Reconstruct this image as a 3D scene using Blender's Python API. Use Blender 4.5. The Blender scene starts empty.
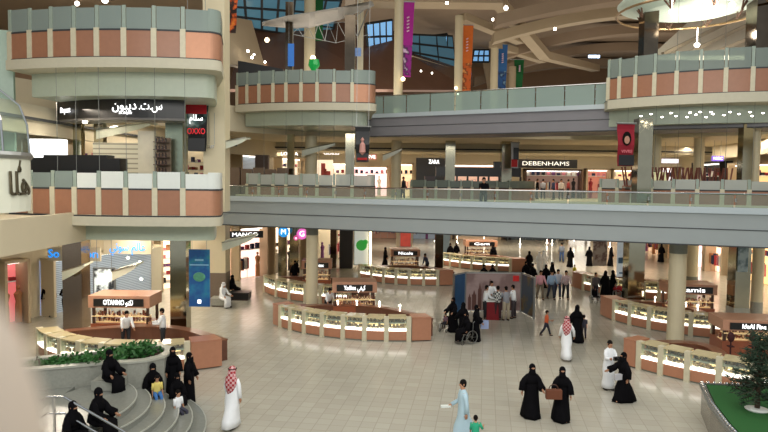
import bpy, math, random
from mathutils import Matrix, Vector
random.seed(7)
C = bpy.context.scene.collection
PI = math.pi
R = math.radians
# ------------------------------------------------------------------ camera
EYE = Vector((0, 0, 6.9))
F = 640.0
M3 = (Matrix.Rotation(R(90 - 3.2), 4, 'X') @ Matrix.Rotation(R(0.66), 4, 'Z'))
cam_d = bpy.data.cameras.new('camera')
cam_d.sensor_width = 36; cam_d.lens = F / 768 * 36; cam_d.clip_start = 0.02; cam_d.clip_end = 400
cam = bpy.data.objects.new('camera', cam_d); C.objects.link(cam)
cam.matrix_world = Matrix.Translation(EYE) @ M3
bpy.context.scene.camera = cam
cam_d.dof.use_dof = True; cam_d.dof.focus_distance = 24
cam_d.dof.aperture_fstop = 2.4
sc = bpy.context.scene
sc.view_settings.view_transform = 'Standard'; sc.view_settings.look = 'None'
sc.view_settings.gamma = 1; sc.view_settings.exposure = 0.0
sc.view_settings.use_curve_mapping = False
sc.cycles.use_denoising = True
sc.cycles.max_bounces = 7; sc.cycles.diffuse_bounces = 3; sc.cycles.glossy_bounces = 3
sc.cycles.transparent_max_bounces = 24; sc.cycles.sample_clamp_indirect = 3
# ------------------------------------------------------------------ world
w = bpy.data.worlds.new('world'); sc.world = w; w.use_nodes = True
bg = w.node_tree.nodes['Background']
bg.inputs[0].default_value = (0.88, 0.95, 1.0, 1); bg.inputs[1].default_value = 0.62
# ------------------------------------------------------------------ large lights
def area(name, loc, sx, sy, power, color, rot=(0, 0, 0)):
    l = bpy.data.lights.new(name, 'AREA'); l.shape = 'RECTANGLE'; l.size = sx; l.size_y = sy
    l.energy = power; l.color = color
    o = bpy.data.objects.new(name, l); C.objects.link(o); o.location = loc; o.rotation_euler = rot
    return o
WARM = (1.0, 0.88, 0.72); NEUT = (1.0, 0.93, 0.82); COOL = (0.85, 0.93, 1.0)
area('overhead_fill', (3, 24, 21.5), 22, 18, 2300, NEUT)  # unseen area light added overhead to fill the hall
area('added_front_fill', (0, 3, 13.5), 26, 5, 2700, (1.0, .97, .90), (R(48), 0, 0))  # added fill above the viewpoint, brightens balcony fronts, bridge fascia and people
area('gallery_light_back', (4, 52, 4.45), 30, 0.5, 1300, WARM)
area('gallery_light_far', (8, 66, 4.45), 40, 0.5, 1500, WARM)
area('gallery_light_left', (-12, 32, 4.45), 0.5, 20, 900, WARM)
area('gallery_light_right', (24, 36, 4.45), 0.5, 26, 1100, WARM)
area('upper_light_back', (5, 52.5, 9.5), 34, 0.9, 800, WARM)
area('upper_light_mid', (5, 48.5, 9.5), 30, 0.7, 420, WARM)
area('upper_light_left', (-11.6, 27, 9.5), 0.3, 14, 420, WARM)
area('upper_light_right', (22, 40, 9.5), 0.3, 18, 500, WARM)
area('added_roof_fill_right', (21, 36, 11.6), 8, 6, 900, NEUT, (PI, 0, 0))  # unseen upward fill added to brighten the sloping soffit at right
area('added_roof_fill_far', (14, 60, 11.4), 34, 22, 2000, NEUT, (PI, 0, 0))  # unseen upward fill added to lighten the brown ceiling
area('added_roof_fill_left', (-5, 47, 11.4), 12, 12, 1100, NEUT, (PI, 0, 0))  # same added upward fill for the left part of the roof
# ------------------------------------------------------------------ pixel helpers
def ray(px, py):
    d = M3.to_3x3() @ Vector(((px - 384) / F, (216 - py) / F, -1)); return d
def at(px, py, z=0.0):
    d = ray(px, py); t = (z - EYE.z) / d.z; return EYE + d * t
def dep(px, py, Y):
    d = ray(px, py); return EYE + d * (Y / d.y)
def proj(p):
    q = M3.to_3x3().transposed() @ (Vector(p) - EYE)
    return 384 + F * q.x / -q.z, 216 - F * q.y / -q.z
# ------------------------------------------------------------------ materials
MATS = {}
def lin(c):
    return tuple((x / 12.92 if x <= 0.04045 else ((x + 0.055) / 1.055) ** 2.4) for x in [v / 255 for v in c]) + (1,)
def mat(name, rgb, rough=0.6, metal=0.0, emit=0.0, noise=0.06, scale=6.0, spec=0.5, emit_rgb=None):
    if name in MATS: return MATS[name]
    m = bpy.data.materials.new(name); m.use_nodes = True; nt = m.node_tree; b = nt.nodes['Principled BSDF']
    col = lin(rgb)
    b.inputs['Base Color'].default_value = col; b.inputs['Roughness'].default_value = rough
    b.inputs['Metallic'].default_value = metal; b.inputs['Specular IOR Level'].default_value = spec
    if noise > 0:
        tc = nt.nodes.new('ShaderNodeTexCoord'); n = nt.nodes.new('ShaderNodeTexNoise'); n.inputs['Scale'].default_value = scale
        n.inputs['Detail'].default_value = 3
        r = nt.nodes.new('ShaderNodeMapRange'); r.inputs[3].default_value = 1 - noise * 2; r.inputs[4].default_value = 1 + noise * 2
        mx = nt.nodes.new('ShaderNodeMix'); mx.data_type = 'RGBA'; mx.blend_type = 'MULTIPLY'; mx.inputs[0].default_value = 1
        mx.inputs[6].default_value = col
        nt.links.new(tc.outputs['Object'], n.inputs[0]); nt.links.new(n.outputs[0], r.inputs[0])
        nt.links.new(r.outputs[0], mx.inputs[7]); nt.links.new(mx.outputs[2], b.inputs['Base Color'])
    if emit > 0:
        b.inputs['Emission Color'].default_value = lin(emit_rgb or rgb); b.inputs['Emission Strength'].default_value = emit
    MATS[name] = m; return m
def glass(name, tint, alpha=0.12, rough=0.05):
    if name in MATS: return MATS[name]
    m = bpy.data.materials.new(name); m.use_nodes = True; nt = m.node_tree; nt.nodes.clear()
    o = nt.nodes.new('ShaderNodeOutputMaterial'); t = nt.nodes.new('ShaderNodeBsdfTransparent'); t.inputs[0].default_value = lin(tint)
    p = nt.nodes.new('ShaderNodeBsdfPrincipled'); p.inputs['Base Color'].default_value = lin(tint); p.inputs['Roughness'].default_value = rough
    mx = nt.nodes.new('ShaderNodeMixShader'); mx.inputs[0].default_value = alpha
    nt.links.new(t.outputs[0], mx.inputs[1]); nt.links.new(p.outputs[0], mx.inputs[2]); nt.links.new(mx.outputs[0], o.inputs[0])
    MATS[name] = m; return m
def nodemat(name, rough=0.5, metal=0.0):
    m = bpy.data.materials.new(name); m.use_nodes = True; nt = m.node_tree; b = nt.nodes['Principled BSDF']
    b.inputs['Roughness'].default_value = rough; b.inputs['Metallic'].default_value = metal
    tc = nt.nodes.new('ShaderNodeTexCoord'); MATS[name] = m
    return m, nt, b, tc
def ramp(nt, stops, interp='LINEAR'):
    r = nt.nodes.new('ShaderNodeValToRGB'); r.color_ramp.interpolation = interp
    e = r.color_ramp.elements
    while len(e) > 1: e.remove(e[-1])
    e[0].position = stops[0][0]; e[0].color = lin(stops[0][1])
    for p, c in stops[1:]:
        k = e.new(p); k.color = lin(c)
    return r
def floor_mat():
    m, nt, b, tc = nodemat('floor_tiles', 0.16)
    mp = nt.nodes.new('ShaderNodeMapping'); mp.inputs['Rotation'].default_value = (0, 0, R(9))
    br = nt.nodes.new('ShaderNodeTexBrick'); br.offset = 0; br.inputs['Scale'].default_value = 1
    br.inputs['Brick Width'].default_value = 0.42; br.inputs['Row Height'].default_value = 0.42
    br.inputs['Mortar Size'].default_value = 0.012; br.inputs['Color1'].default_value = lin((184, 180, 166))
    br.inputs['Color2'].default_value = lin((177, 172, 158)); br.inputs['Mortar'].default_value = lin((165, 159, 145))
    n = nt.nodes.new('ShaderNodeTexNoise'); n.inputs['Scale'].default_value = 0.25
    mr = nt.nodes.new('ShaderNodeMapRange'); mr.inputs[3].default_value = 0.9; mr.inputs[4].default_value = 1.08
    mx = nt.nodes.new('ShaderNodeMix'); mx.data_type = 'RGBA'; mx.blend_type = 'MULTIPLY'; mx.inputs[0].default_value = 1
    L = nt.links.new
    L(tc.outputs['Object'], mp.inputs[0]); L(mp.outputs[0], br.inputs[0]); L(tc.outputs['Object'], n.inputs[0]); L(n.outputs[0], mr.inputs[0])
    L(br.outputs[0], mx.inputs[6]); L(mr.outputs[0], mx.inputs[7]); L(mx.outputs[2], b.inputs['Base Color'])
    n2 = nt.nodes.new('ShaderNodeTexNoise'); n2.inputs['Scale'].default_value = 3
    m2 = nt.nodes.new('ShaderNodeMapRange'); m2.inputs[3].default_value = 0.10; m2.inputs[4].default_value = 0.26
    L(tc.outputs['Object'], n2.inputs[0]); L(n2.outputs[0], m2.inputs[0]); L(m2.outputs[0], b.inputs['Roughness'])
    return m
def pattern_mat(name, kind, c1, c2, scale, rough=0.8, emit=0.0, c3=None):
    m, nt, b, tc = nodemat(name, rough)
    L = nt.links.new
    if kind == 'check':
        t = nt.nodes.new('ShaderNodeTexChecker'); t.inputs['Scale'].default_value = scale
        t.inputs[1].default_value = lin(c1); t.inputs[2].default_value = lin(c2); out = t.outputs[0]; L(tc.outputs['Object'], t.inputs[0])
    elif kind == 'stripe':
        t = nt.nodes.new('ShaderNodeTexWave'); t.bands_direction = 'X'; t.inputs['Scale'].default_value = scale
        r = ramp(nt, [(0, c1), (0.5, c2)], 'CONSTANT'); L(tc.outputs['Object'], t.inputs[0]); L(t.outputs[1], r.inputs[0]); out = r.outputs[0]
    elif kind == 'slat':
        t = nt.nodes.new('ShaderNodeTexWave'); t.bands_direction = 'Z'; t.inputs['Scale'].default_value = scale
        r = ramp(nt, [(0, c1), (0.35, c2), (1, c2)]); L(tc.outputs['Object'], t.inputs[0]); L(t.outputs[1], r.inputs[0]); out = r.outputs[0]
    elif kind == 'blobs':
        t = nt.nodes.new('ShaderNodeTexNoise'); t.inputs['Scale'].default_value = scale; t.inputs['Detail'].default_value = 5
        st = [(0.0, c1), (0.47, c1), (0.56, c2)] + ([(0.66, c3)] if c3 else [])
        r = ramp(nt, st); L(tc.outputs['Object'], t.inputs[0]); L(t.outputs[0], r.inputs[0]); out = r.outputs[0]
    elif kind == 'goods':
        t = nt.nodes.new('ShaderNodeTexVoronoi'); t.inputs['Scale'].default_value = scale; t.distance = 'CHEBYCHEV'
        r = ramp(nt, [(0, c1), (0.35, c2), (0.6, c3), (0.8, c1)], 'CONSTANT')
        sp = nt.nodes.new('ShaderNodeSeparateColor'); L(tc.outputs['Object'], t.inputs[0]); L(t.outputs['Color'], sp.inputs[0]); L(sp.outputs[0], r.inputs[0]); out = r.outputs[0]
    L(out, b.inputs['Base Color'])
    if emit: L(out, b.inputs['Emission Color']); b.inputs['Emission Strength'].default_value = emit
    return m
TERRA = mat('terracotta_panel', (158, 110, 84), 0.35, noise=0.05)
TERRA2 = mat('counter_terracotta', (176, 122, 94), 0.3, noise=0.05)
COPPER = mat('copper_sheet', (186, 136, 108), 0.45, 0.5, noise=0.04)
CREAMP = mat('cream_post', (205, 197, 170), 0.45)
SLAB = mat('cream_slab', (196, 190, 168), 0.6, noise=0.03)
SOFFIT = mat('pale_green_ring', (176, 186, 168), 0.4, noise=0.03)
FASC = mat('grey_fascia', (150, 157, 157), 0.5, noise=0.03, scale=1)
FASC2 = mat('grey_fascia_upper', (126, 124, 128), 0.55, noise=0.03, scale=1)
CAPM = mat('pale_upstand', (178, 188, 192), 0.25, noise=0.02)
DARKLINE = mat('dark_joint', (52, 54, 56), 0.6)
CREAMW = mat('cream_wall', (208, 196, 168), 0.7, noise=0.03, scale=1)
CREAMC = mat('cream_column', (212, 200, 168), 0.45, noise=0.03, scale=2)
GREYCAP = mat('grey_capital', (122, 124, 112), 0.5)
MIRROR = mat('mirror_facing', (168, 162, 140), 0.10, 1.0, noise=0.10, scale=1.5)
MIRRORD = mat('dark_mirror_facing', (96, 86, 74), 0.12, 1.0, noise=0.2, scale=2)
CHROME = mat('chrome', (205, 205, 205), 0.14, 1.0, noise=0)
STEEL = mat('brushed_steel', (150, 152, 150), 0.35, 0.9, noise=0.04)
BROWNC = mat('brown_ceiling', (150, 130, 108), 0.85, noise=0.07, scale=0.5)
BROWNW = mat('brown_wall', (156, 126, 98), 0.6, noise=0.05, scale=0.6)
BEAMC = mat('beige_beam', (178, 160, 132), 0.7, noise=0.03, scale=0.7)
MAROON = mat('maroon_glossy_panel', (128, 98, 84), 0.22, 0.35, noise=0.08, scale=0.6)
BLACK = mat('black_panel', (16, 15, 16), 0.35, noise=0.0)
DARKBR = mat('dark_brown_wood', (72, 44, 32), 0.4)
WOODR = mat('reddish_wood', (150, 82, 54), 0.35)
GRANITE = mat('grey_granite', (150, 150, 140), 0.3, noise=0.10, scale=14)
GRANITE2 = mat('grey_granite_tread', (134, 136, 128), 0.22, noise=0.10, scale=14)
TURF = mat('green_turf', (26, 84, 30), 0.95, noise=0.2, scale=40)
LEAF = mat('leaf_green', (40, 92, 34), 0.6, noise=0.2, scale=9)
LEAFD = mat('dark_leaf_green', (22, 48, 26), 0.7, noise=0.2, scale=9)
BARK = mat('bark', (70, 54, 40), 0.9, noise=0.15)
GLASSG = glass('green_glass', (222, 232, 226), 0.10)
GLASSM = glass('milky_glass', (206, 210, 202), 0.62, 0.25)
GLASSF = glass('frosted_glass', (178, 190, 182), 0.42, 0.25)
GLASSD = glass('dim_glass', (178, 192, 186), 0.5, 0.2)
GLASSU = glass('pale_bridge_glass', (196, 214, 206), 0.42, 0.2)
GLASSC = glass('clear_glass', (238, 244, 240), 0.08)
LITW = mat('white_light', (255, 250, 240), 0.5, emit=4.0, noise=0)
LITWARM = mat('warm_light', (255, 226, 176), 0.5, emit=5.0, noise=0)
LAMP = mat('lamp_glow', (255, 246, 228), 0.5, emit=14.0, noise=0)
LETTERW = mat('white_letters', (255, 255, 255), 0.5, emit=2.2, noise=0)
LETTERB = mat('blue_letters', (10, 130, 225), 0.5, emit=1.6, noise=0)
LETTERG = mat('bronze_letters', (92, 84, 66), 0.35, 0.6, noise=0)
CASEIN = mat('case_interior', (236, 206, 152), 0.6, emit=0.42, noise=0.05)  # emission stands in for the light inside the cases
GOODS1 = pattern_mat('jewellery_goods', 'goods', (128, 92, 60), (44, 32, 28), 14, 0.5, 0.02, c3=(196, 166, 124))
WHITEP = mat('white_panel', (222, 226, 220), 0.35, noise=0.02)
SKIN = mat('skin', (176, 128, 98), 0.6, noise=0.03)
BLACKC = mat('black_cloth', (14, 13, 16), 0.9, noise=0.2, scale=5, spec=.08)
WHITEC = mat('white_cloth', (236, 238, 240), 0.85, noise=0.04, scale=5)
PALEB = mat('pale_blue_cloth', (176, 202, 214), 0.85, noise=0.04)
HAIR = mat('black_hair', (20, 16, 14), 0.8, noise=0.1, spec=.1)
SHOE = mat('dark_shoe', (40, 28, 22), 0.5)
SHEM = pattern_mat('red_white_headcloth', 'check', (158, 34, 44), (214, 170, 170), 15)
def cloth(name, rgb): return mat(name, rgb, 0.85, noise=0.06)
# ------------------------------------------------------------------ mesh builder
class MB:
    def __init__(s): s.v = []; s.f = []; s.m = []
    def add(s, vs, fs, m=0):
        n = len(s.v); s.v += [tuple(v) for v in vs]
        for f in fs: s.f.append(tuple(i + n for i in f)); s.m.append(m)
        return s
    def box(s, x0, x1, y0, y1, z0, z1, m=0):
        return s.prism([(x0, y0), (x1, y0), (x1, y1), (x0, y1)], z0, z1, m)
    def obox(s, c, sx, sy, sz, rz=0, m=0, base=False):
        cx, cy, cz = c; ca, sa = math.cos(rz), math.sin(rz)
        p = [(cx + x * ca - y * sa, cy + x * sa + y * ca) for x, y in ((-sx/2, -sy/2), (sx/2, -sy/2), (sx/2, sy/2), (-sx/2, sy/2))]
        z0 = cz if base else cz - sz / 2
        return s.prism(p, z0, z0 + sz, m)
    def prism(s, poly, z0, z1, m=0):
        n = len(poly); a = sum(poly[i][0] * poly[(i + 1) % n][1] - poly[(i + 1) % n][0] * poly[i][1] for i in range(n))
        if a < 0: poly = poly[::-1]
        vs = [(p[0], p[1], z0) for p in poly] + [(p[0], p[1], z1) for p in poly]
        fs = [tuple(range(n))[::-1], tuple(range(n, 2 * n))] + [(i, (i + 1) % n, n + (i + 1) % n, n + i) for i in range(n)]
        return s.add(vs, fs, m)
    def strip(s, path, z0, z1, t, m=0):      # upright wall along an open path, thickness t centred
        n = len(path); L = []; Rr = []
        for i in range(n):
            a = path[max(0, i - 1)]; b = path[min(n - 1, i + 1)]
            dx, dy = b[0] - a[0], b[1] - a[1]; l = math.hypot(dx, dy) or 1
            nx, ny = -dy / l * t / 2, dx / l * t / 2
            L.append((path[i][0] + nx, path[i][1] + ny)); Rr.append((path[i][0] - nx, path[i][1] - ny))
        vs = []
        for i in range(n):
            vs += [(Rr[i][0], Rr[i][1], z0), (L[i][0], L[i][1], z0), (L[i][0], L[i][1], z1), (Rr[i][0], Rr[i][1], z1)]
        fs = [(3, 2, 1, 0)]
        for i in range(n - 1):
            a = 4 * i; b = a + 4
            for k in range(4):
                k2 = (k + 1) % 4; fs.append((a + k, a + k2, b + k2, b + k))
        e = 4 * (n - 1); fs.append((e, e + 1, e + 2, e + 3))
        return s.add(vs, fs, m)
    def tube(s, pts, r, n=6, m=0, cap=True):
        pts = [Vector(p) for p in pts]; rs = r if isinstance(r, (list, tuple)) else [r] * len(pts)
        vs = []; fs = []; prev = None
        for i, p in enumerate(pts):
            d = (pts[min(len(pts) - 1, i + 1)] - pts[max(0, i - 1)]).normalized()
            u = d.orthogonal().normalized() if prev is None else (prev - d * prev.dot(d)).normalized()
            prev = u; v = d.cross(u)
            for k in range(n):
                a = 2 * PI * k / n; vs.append(p + (u * math.cos(a) + v * math.sin(a)) * rs[i])
        for i in range(len(pts) - 1):
            for k in range(n):
                fs.append((i * n + k, i * n + (k + 1) % n, (i + 1) * n + (k + 1) % n, (i + 1) * n + k))
        if cap: fs.append(tuple(range(n))[::-1]); fs.append(tuple(range((len(pts) - 1) * n, len(pts) * n)))
        return s.add(vs, fs, m)
    def loft(s, secs, n=14, m=0, fold=0.0, nf=7, cap=True):   # secs: (center, rx, ry); lateral axis = X
        cs = [Vector(a[0]) for a in secs]; vs = []; fs = []
        for i, (c, rx, ry) in enumerate(secs):
            d = (cs[min(len(cs) - 1, i + 1)] - cs[max(0, i - 1)]).normalized()
            X = Vector((1, 0, 0)); Y = d.cross(X); Y = Y.normalized() if Y.length > 1e-4 else Vector((0, 1, 0))
            fo = fold * i / max(1, len(secs) - 1)
            for k in range(n):
                a = 2 * PI * k / n; q = 1 + fo * math.sin(a * nf + i * .35)
                vs.append(cs[i] + X * rx * q * math.cos(a) + Y * ry * q * math.sin(a))
        for i in range(len(secs) - 1):
            for k in range(n):
                fs.append((i * n + k, i * n + (k + 1) % n, (i + 1) * n + (k + 1) % n, (i + 1) * n + k))
        if cap: fs.append(tuple(range(n))[::-1]); fs.append(tuple(range((len(secs) - 1) * n, len(secs) * n)))
        return s.add(vs, fs, m)
    def lathe(s, prof, n=20, c=(0, 0), m=0):
        vs = []; fs = []
        for r, z in prof:
            for k in range(n):
                a = 2 * PI * k / n; vs.append((c[0] + r * math.cos(a), c[1] + r * math.sin(a), z))
        for i in range(len(prof) - 1):
            for k in range(n):
                fs.append((i * n + k, i * n + (k + 1) % n, (i + 1) * n + (k + 1) % n, (i + 1) * n + k))
        fs.append(tuple(range(n))[::-1]); fs.append(tuple(range((len(prof) - 1) * n, len(prof) * n)))
        return s.add(vs, fs, m)
    def ell(s, c, rx, ry, rz, n=10, m=0):
        prof = [(max(1e-3, math.sin(PI * i / (n // 2 + 1))), -math.cos(PI * i / (n // 2 + 1))) for i in range(n // 2 + 2)]
        vs = []; fs = []
        for r, z in prof:
            for k in range(n):
                a = 2 * PI * k / n; vs.append((c[0] + rx * r * math.cos(a), c[1] + ry * r * math.sin(a), c[2] + rz * z))
        for i in range(len(prof) - 1):
            for k in range(n):
                fs.append((i * n + k, i * n + (k + 1) % n, (i + 1) * n + (k + 1) % n, (i + 1) * n + k))
        return s.add(vs, fs, m)
    def sector(s, c, r0, r1, a0, a1, z0, z1, n=4, m=0):
        P = [(c[0] + r1 * math.cos(a0 + (a1 - a0) * i / n), c[1] + r1 * math.sin(a0 + (a1 - a0) * i / n)) for i in range(n + 1)]
        Q = [(c[0] + r0 * math.cos(a0 + (a1 - a0) * i / n), c[1] + r0 * math.sin(a0 + (a1 - a0) * i / n)) for i in range(n + 1)]
        for i in range(n): s.prism([P[i], P[i + 1], Q[i + 1], Q[i]], z0, z1, m)
        return s
    def build(s, name, mats, parent=None, smooth=False, local=False):
        if not isinstance(mats, (list, tuple)): mats = [mats]
        me = bpy.data.meshes.new(name)
        vs = s.v
        if parent is not None and not local:
            o3 = parent.get('_o'); vs = [(v[0] - o3[0], v[1] - o3[1], v[2] - o3[2]) for v in vs]
        me.from_pydata(vs, [], s.f); me.update()
        for m in mats: me.materials.append(m)
        if len(mats) > 1: me.polygons.foreach_set('material_index', s.m)
        if smooth: me.polygons.foreach_set('use_smooth', [True] * len(me.polygons))
        o = bpy.data.objects.new(name, me); C.objects.link(o)
        if parent is not None: o.parent = parent; o['_o'] = parent['_o']
        else: o['_o'] = (0, 0, 0)
        return o
def tag(o, label=None, cat=None, group=None, kind=None):
    if label and len(label.split()) > 16: print('LONGLABEL', label)
    if label: o['label'] = label
    if cat: o['category'] = cat
    if group: o['group'] = group
    if kind: o['kind'] = kind
    return o
def empty(name, loc, label=None, cat=None, group=None, rz=0):
    o = bpy.data.objects.new(name, None); C.objects.link(o); o.location = loc; o.rotation_euler = (0, 0, rz); o['_o'] = tuple(loc)
    o.empty_display_size = 0.2
    return tag(o, label, cat, group)
def struct(o): o['kind'] = 'structure'; return o
ORD = ['first', 'second', 'third', 'fourth', 'fifth', 'sixth', 'seventh', 'eighth', 'ninth', 'tenth', 'eleventh', 'twelfth', 'thirteenth', 'fourteenth', 'fifteenth', 'sixteenth', 'seventeenth', 'eighteenth', 'nineteenth', 'twentieth']
FONT = [None]
def arabic_font():
    import glob, os
    if FONT[0] is None: FONT[0] = False
    return None
def text(s, loc, size, mt, parent, rz=0, name='lettering', extrude=0.01, rot=None, width=None, local=False, tilt=0):
    cu = bpy.data.curves.new(name, 'FONT'); cu.body = s; cu.size = size; cu.extrude = extrude
    cu.align_x = 'CENTER'; cu.align_y = 'CENTER'; cu.resolution_u = 3
    t = bpy.data.objects.new(name, cu); C.objects.link(t)
    dg = bpy.context.evaluated_depsgraph_get(); dg.update()
    me = bpy.data.meshes.new_from_object(t.evaluated_get(dg))
    bpy.data.objects.remove(t); bpy.data.curves.remove(cu)
    if width and len(me.vertices):
        xs = [v.co.x for v in me.vertices]; k = width / max(1e-4, max(xs) - min(xs))
        for v in me.vertices: v.co.x *= k
    me.name = name; me.materials.clear(); me.materials.append(mt)
    o = bpy.data.objects.new(name, me); C.objects.link(o)
    if parent is not None:
        o.parent = parent; p = parent['_o']
        o.location = loc if local else (loc[0] - p[0], loc[1] - p[1], loc[2] - p[2])
    else: o.location = loc
    o.rotation_euler = rot or (R(90), tilt, rz); o['_o'] = (0, 0, 0)
    return o
AR = {'ع': (0xFEC9, 4), 'ا': (0xFE8D, 2), 'ل': (0xFEDD, 4), 'م': (0xFEE1, 4), 'س': (0xFEB1, 4), 'و': (0xFEED, 2), 'ن': (0xFEE5, 4),
      'ي': (0xFEF1, 4), 'ب': (0xFE8F, 4), 'د': (0xFEA9, 2), 'ت': (0xFE95, 4), 'ك': (0xFED9, 4), 'ه': (0xFEE9, 4), 'ف': (0xFED1, 4), 'ر': (0xFEAD, 2)}
def ar(s):
    out = []
    for i, c in enumerate(s):
        if c not in AR: out.append(c); continue
        b, n = AR[c]
        pj = i > 0 and s[i - 1] in AR and AR[s[i - 1]][1] == 4
        nj = n == 4 and i + 1 < len(s) and s[i + 1] in AR
        k = (3 if pj and nj else 2 if nj else 1 if pj else 0)
        out.append(chr(b + k))
    return ''.join(out[::-1])
def circ3(p, q, r):
    ax, ay, bx, by, cx, cy = p[0], p[1], q[0], q[1], r[0], r[1]
    d = 2 * (ax * (by - cy) + bx * (cy - ay) + cx * (ay - by))
    ux = ((ax**2 + ay**2) * (by - cy) + (bx**2 + by**2) * (cy - ay) + (cx**2 + cy**2) * (ay - by)) / d
    uy = ((ax**2 + ay**2) * (cx - bx) + (bx**2 + by**2) * (ax - cx) + (cx**2 + cy**2) * (bx - ax)) / d
    return (ux, uy), math.hypot(ax - ux, ay - uy)
def ray_arc(px, py, c, r):       # angle on the circle (near side) seen at this picture column
    d = ray(px, py); dx, dy = d.x, d.y; l = math.hypot(dx, dy); dx /= l; dy /= l
    b = dx * c[0] + dy * c[1]; h = abs(c[0] * dy - c[1] * dx); h = min(h, r * 0.999)
    t = b - math.sqrt(r * r - h * h); x, y = dx * t, dy * t
    return math.atan2(y - c[1], x - c[0])
def pol(c, r, a): return (c[0] + r * math.cos(a), c[1] + r * math.sin(a))

# =================================================================== STRUCTURE
Z2, Z3 = 5.5, 11.06
fl = MB(); fl.box(-45, 50, -2, 90, -0.2, 0); struct(fl.build('floor', floor_mat()))
# shop wall line on the ground floor
WL = [(-28, 12), (-20.5, 24), (-17.2, 31), (-14.6, 38.4), (-9.0, 45.5), (-4.2, 54), (-3.0, 76)]
WR = [(28.5, 76), (26.4, 58), (26.6, 46), (29, 12)]
WG = WL + WR
def wall_band(name, path, z0, z1, m, t=0.25):
    b = MB(); b.strip(path, z0, z1, t); return struct(b.build(name, m))
wall_band('wall_left', WL, 0, 4.6, CREAMW)
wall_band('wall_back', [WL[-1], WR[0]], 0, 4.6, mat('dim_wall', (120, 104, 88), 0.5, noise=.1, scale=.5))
wall_band('wall_right', WR, 0, 4.6, CREAMW)
# gallery slabs: rings between the shop walls and the atrium edge
IN2 = [(-12.2, 12), (-11.2, 18.6), (-11.0, 30), (-9.6, 36), (-5, 40.5), (14, 40.5), (21, 34), (22, 12)]
OUT = [(-30, 12), (-30, 80), (44, 80), (44, 12)]
def ring_slab(name, inner, z0, z1, m):
    b = MB(); poly_l = [(-30, 12)] + inner[:4] + [(-30, 36)]
    b.prism(poly_l, z0, z1)
    b.prism([(-30, 36), inner[3], inner[4], (-5, 80), (-30, 80)], z0, z1)
    b.prism([inner[4], inner[5], (14, 80), (-5, 80)], z0, z1)
    b.prism([inner[5], inner[6], (44, 34), (44, 80), (14, 80)], z0, z1)
    b.prism([inner[6], inner[7], (44, 12), (44, 34)], z0, z1)
    return struct(b.build(name, m))
ring_slab('floor_gallery', IN2, 4.7, 5.5, CREAMW)
b = MB(); b.strip(IN2, 4.54, 5.62, 0.18); struct(b.build('trim_1', CREAMW))
IN3 = [(-20, 12), (-17, 24), (-14.5, 30), (-9.6, 36), (-5, 40.5), (14, 40.5), (21, 34), (22, 12)]
ring_slab('ceiling_gallery', IN3, 9.6, 11.06, CREAMW)
# upper shop walls
W2L = [(-28, 12), (-18.5, 26), (-15.5, 36), (-11.5, 45), (-7.5, 57)]
wall_band('wall_upper_left', W2L, 5.5, 9.6, CREAMW)
wall_band('wall_upper_back', [(-7.5, 57), (25.5, 57)], 5.5, 9.6, CREAMW)
wall_band('wall_upper_right', [(25.5, 57), (24.6, 44), (28, 12)], 5.5, 9.6, CREAMW)
# bulkheads hanging from the upper gallery ceiling with long dark strips
b = MB(); b.strip([(-9, 47), (24, 47)], 9.0, 9.6, 0.4); b.strip([(-9, 51), (25, 51)], 9.0, 9.6, 0.3)
b.strip([(21.5, 34), (23, 40), (23.6, 46)], 8.7, 9.6, .3)
b.strip([(-13.6, 20), (-13.2, 33), (-10, 42), (-8, 47)], 8.5, 9.6, 0.3)
struct(b.build('trim_2', CREAMW))
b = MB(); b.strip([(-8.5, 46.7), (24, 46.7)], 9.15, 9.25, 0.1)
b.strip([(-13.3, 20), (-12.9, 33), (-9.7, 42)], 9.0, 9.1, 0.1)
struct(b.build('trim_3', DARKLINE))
# roof
b = MB(); b.box(-40, 45, 46, 92, 22.4, 23.0); b.box(-40, -6, 8, 46, 22.4, 23.0); b.box(-6, 45, 33, 46, 22.4, 23)
struct(b.build('ceiling', BROWNC))
wall_band('wall_top_back', [(-40, 88), (45, 88)], 11, 22.4, BROWNW)
wall_band('wall_top_left', [(-21, 12), (-20, 40), (-19, 88)], 11.06, 22.4, BROWNW)
wall_band('wall_top_right', [(30, 12), (33, 60), (38, 88)], 11.06, 22.4, BROWNW)
# arched cross beams and haunched brackets at the top floor
def arch_beam(mb, x0, x1, Y, zt, rise, dep_, thick):
    n = 16; pts_t = []; pts_b = []
    for i in range(n + 1):
        u = i / n; x = x0 + (x1 - x0) * u; zb = zt - rise * (2 * u - 1) ** 2 * 1.0 - dep_
        pts_b.append((x, zb)); pts_t.append((x, zb + dep_))
    for i in range(n):
        (xa, za), (xb, zb) = pts_b[i], pts_b[i + 1]; ta, tb = pts_t[i][1], pts_t[i + 1][1]
        vs = [(xa, Y, za), (xb, Y, zb), (xb, Y, tb), (xa, Y, ta), (xa, Y + thick, za), (xb, Y + thick, zb), (xb, Y + thick, tb), (xa, Y + thick, ta)]
        mb.add(vs, [(0, 1, 2, 3), (5, 4, 7, 6), (4, 5, 1, 0), (3, 2, 6, 7), (4, 0, 3, 7), (1, 5, 6, 2)])
for k, (x0, x1, Y, zt, rise, dp) in enumerate([(8, 42, 47, 21.4, 2.4, .8), (9, 42, 54, 21.9, 2.6, .8), (11, 42, 62, 22.2, 2.8, .9), (12, 42, 71, 22.3, 3.0, .9), (11, 40, 80, 22.3, 2.6, 1.0)]):
    b = MB(); arch_beam(b, x0, x1, Y, zt, rise, dp, 1.4); struct(b.build('trim_%d' % (4 + k), BEAMC if k in (1,) else BROWNC))
b = MB()
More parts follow.
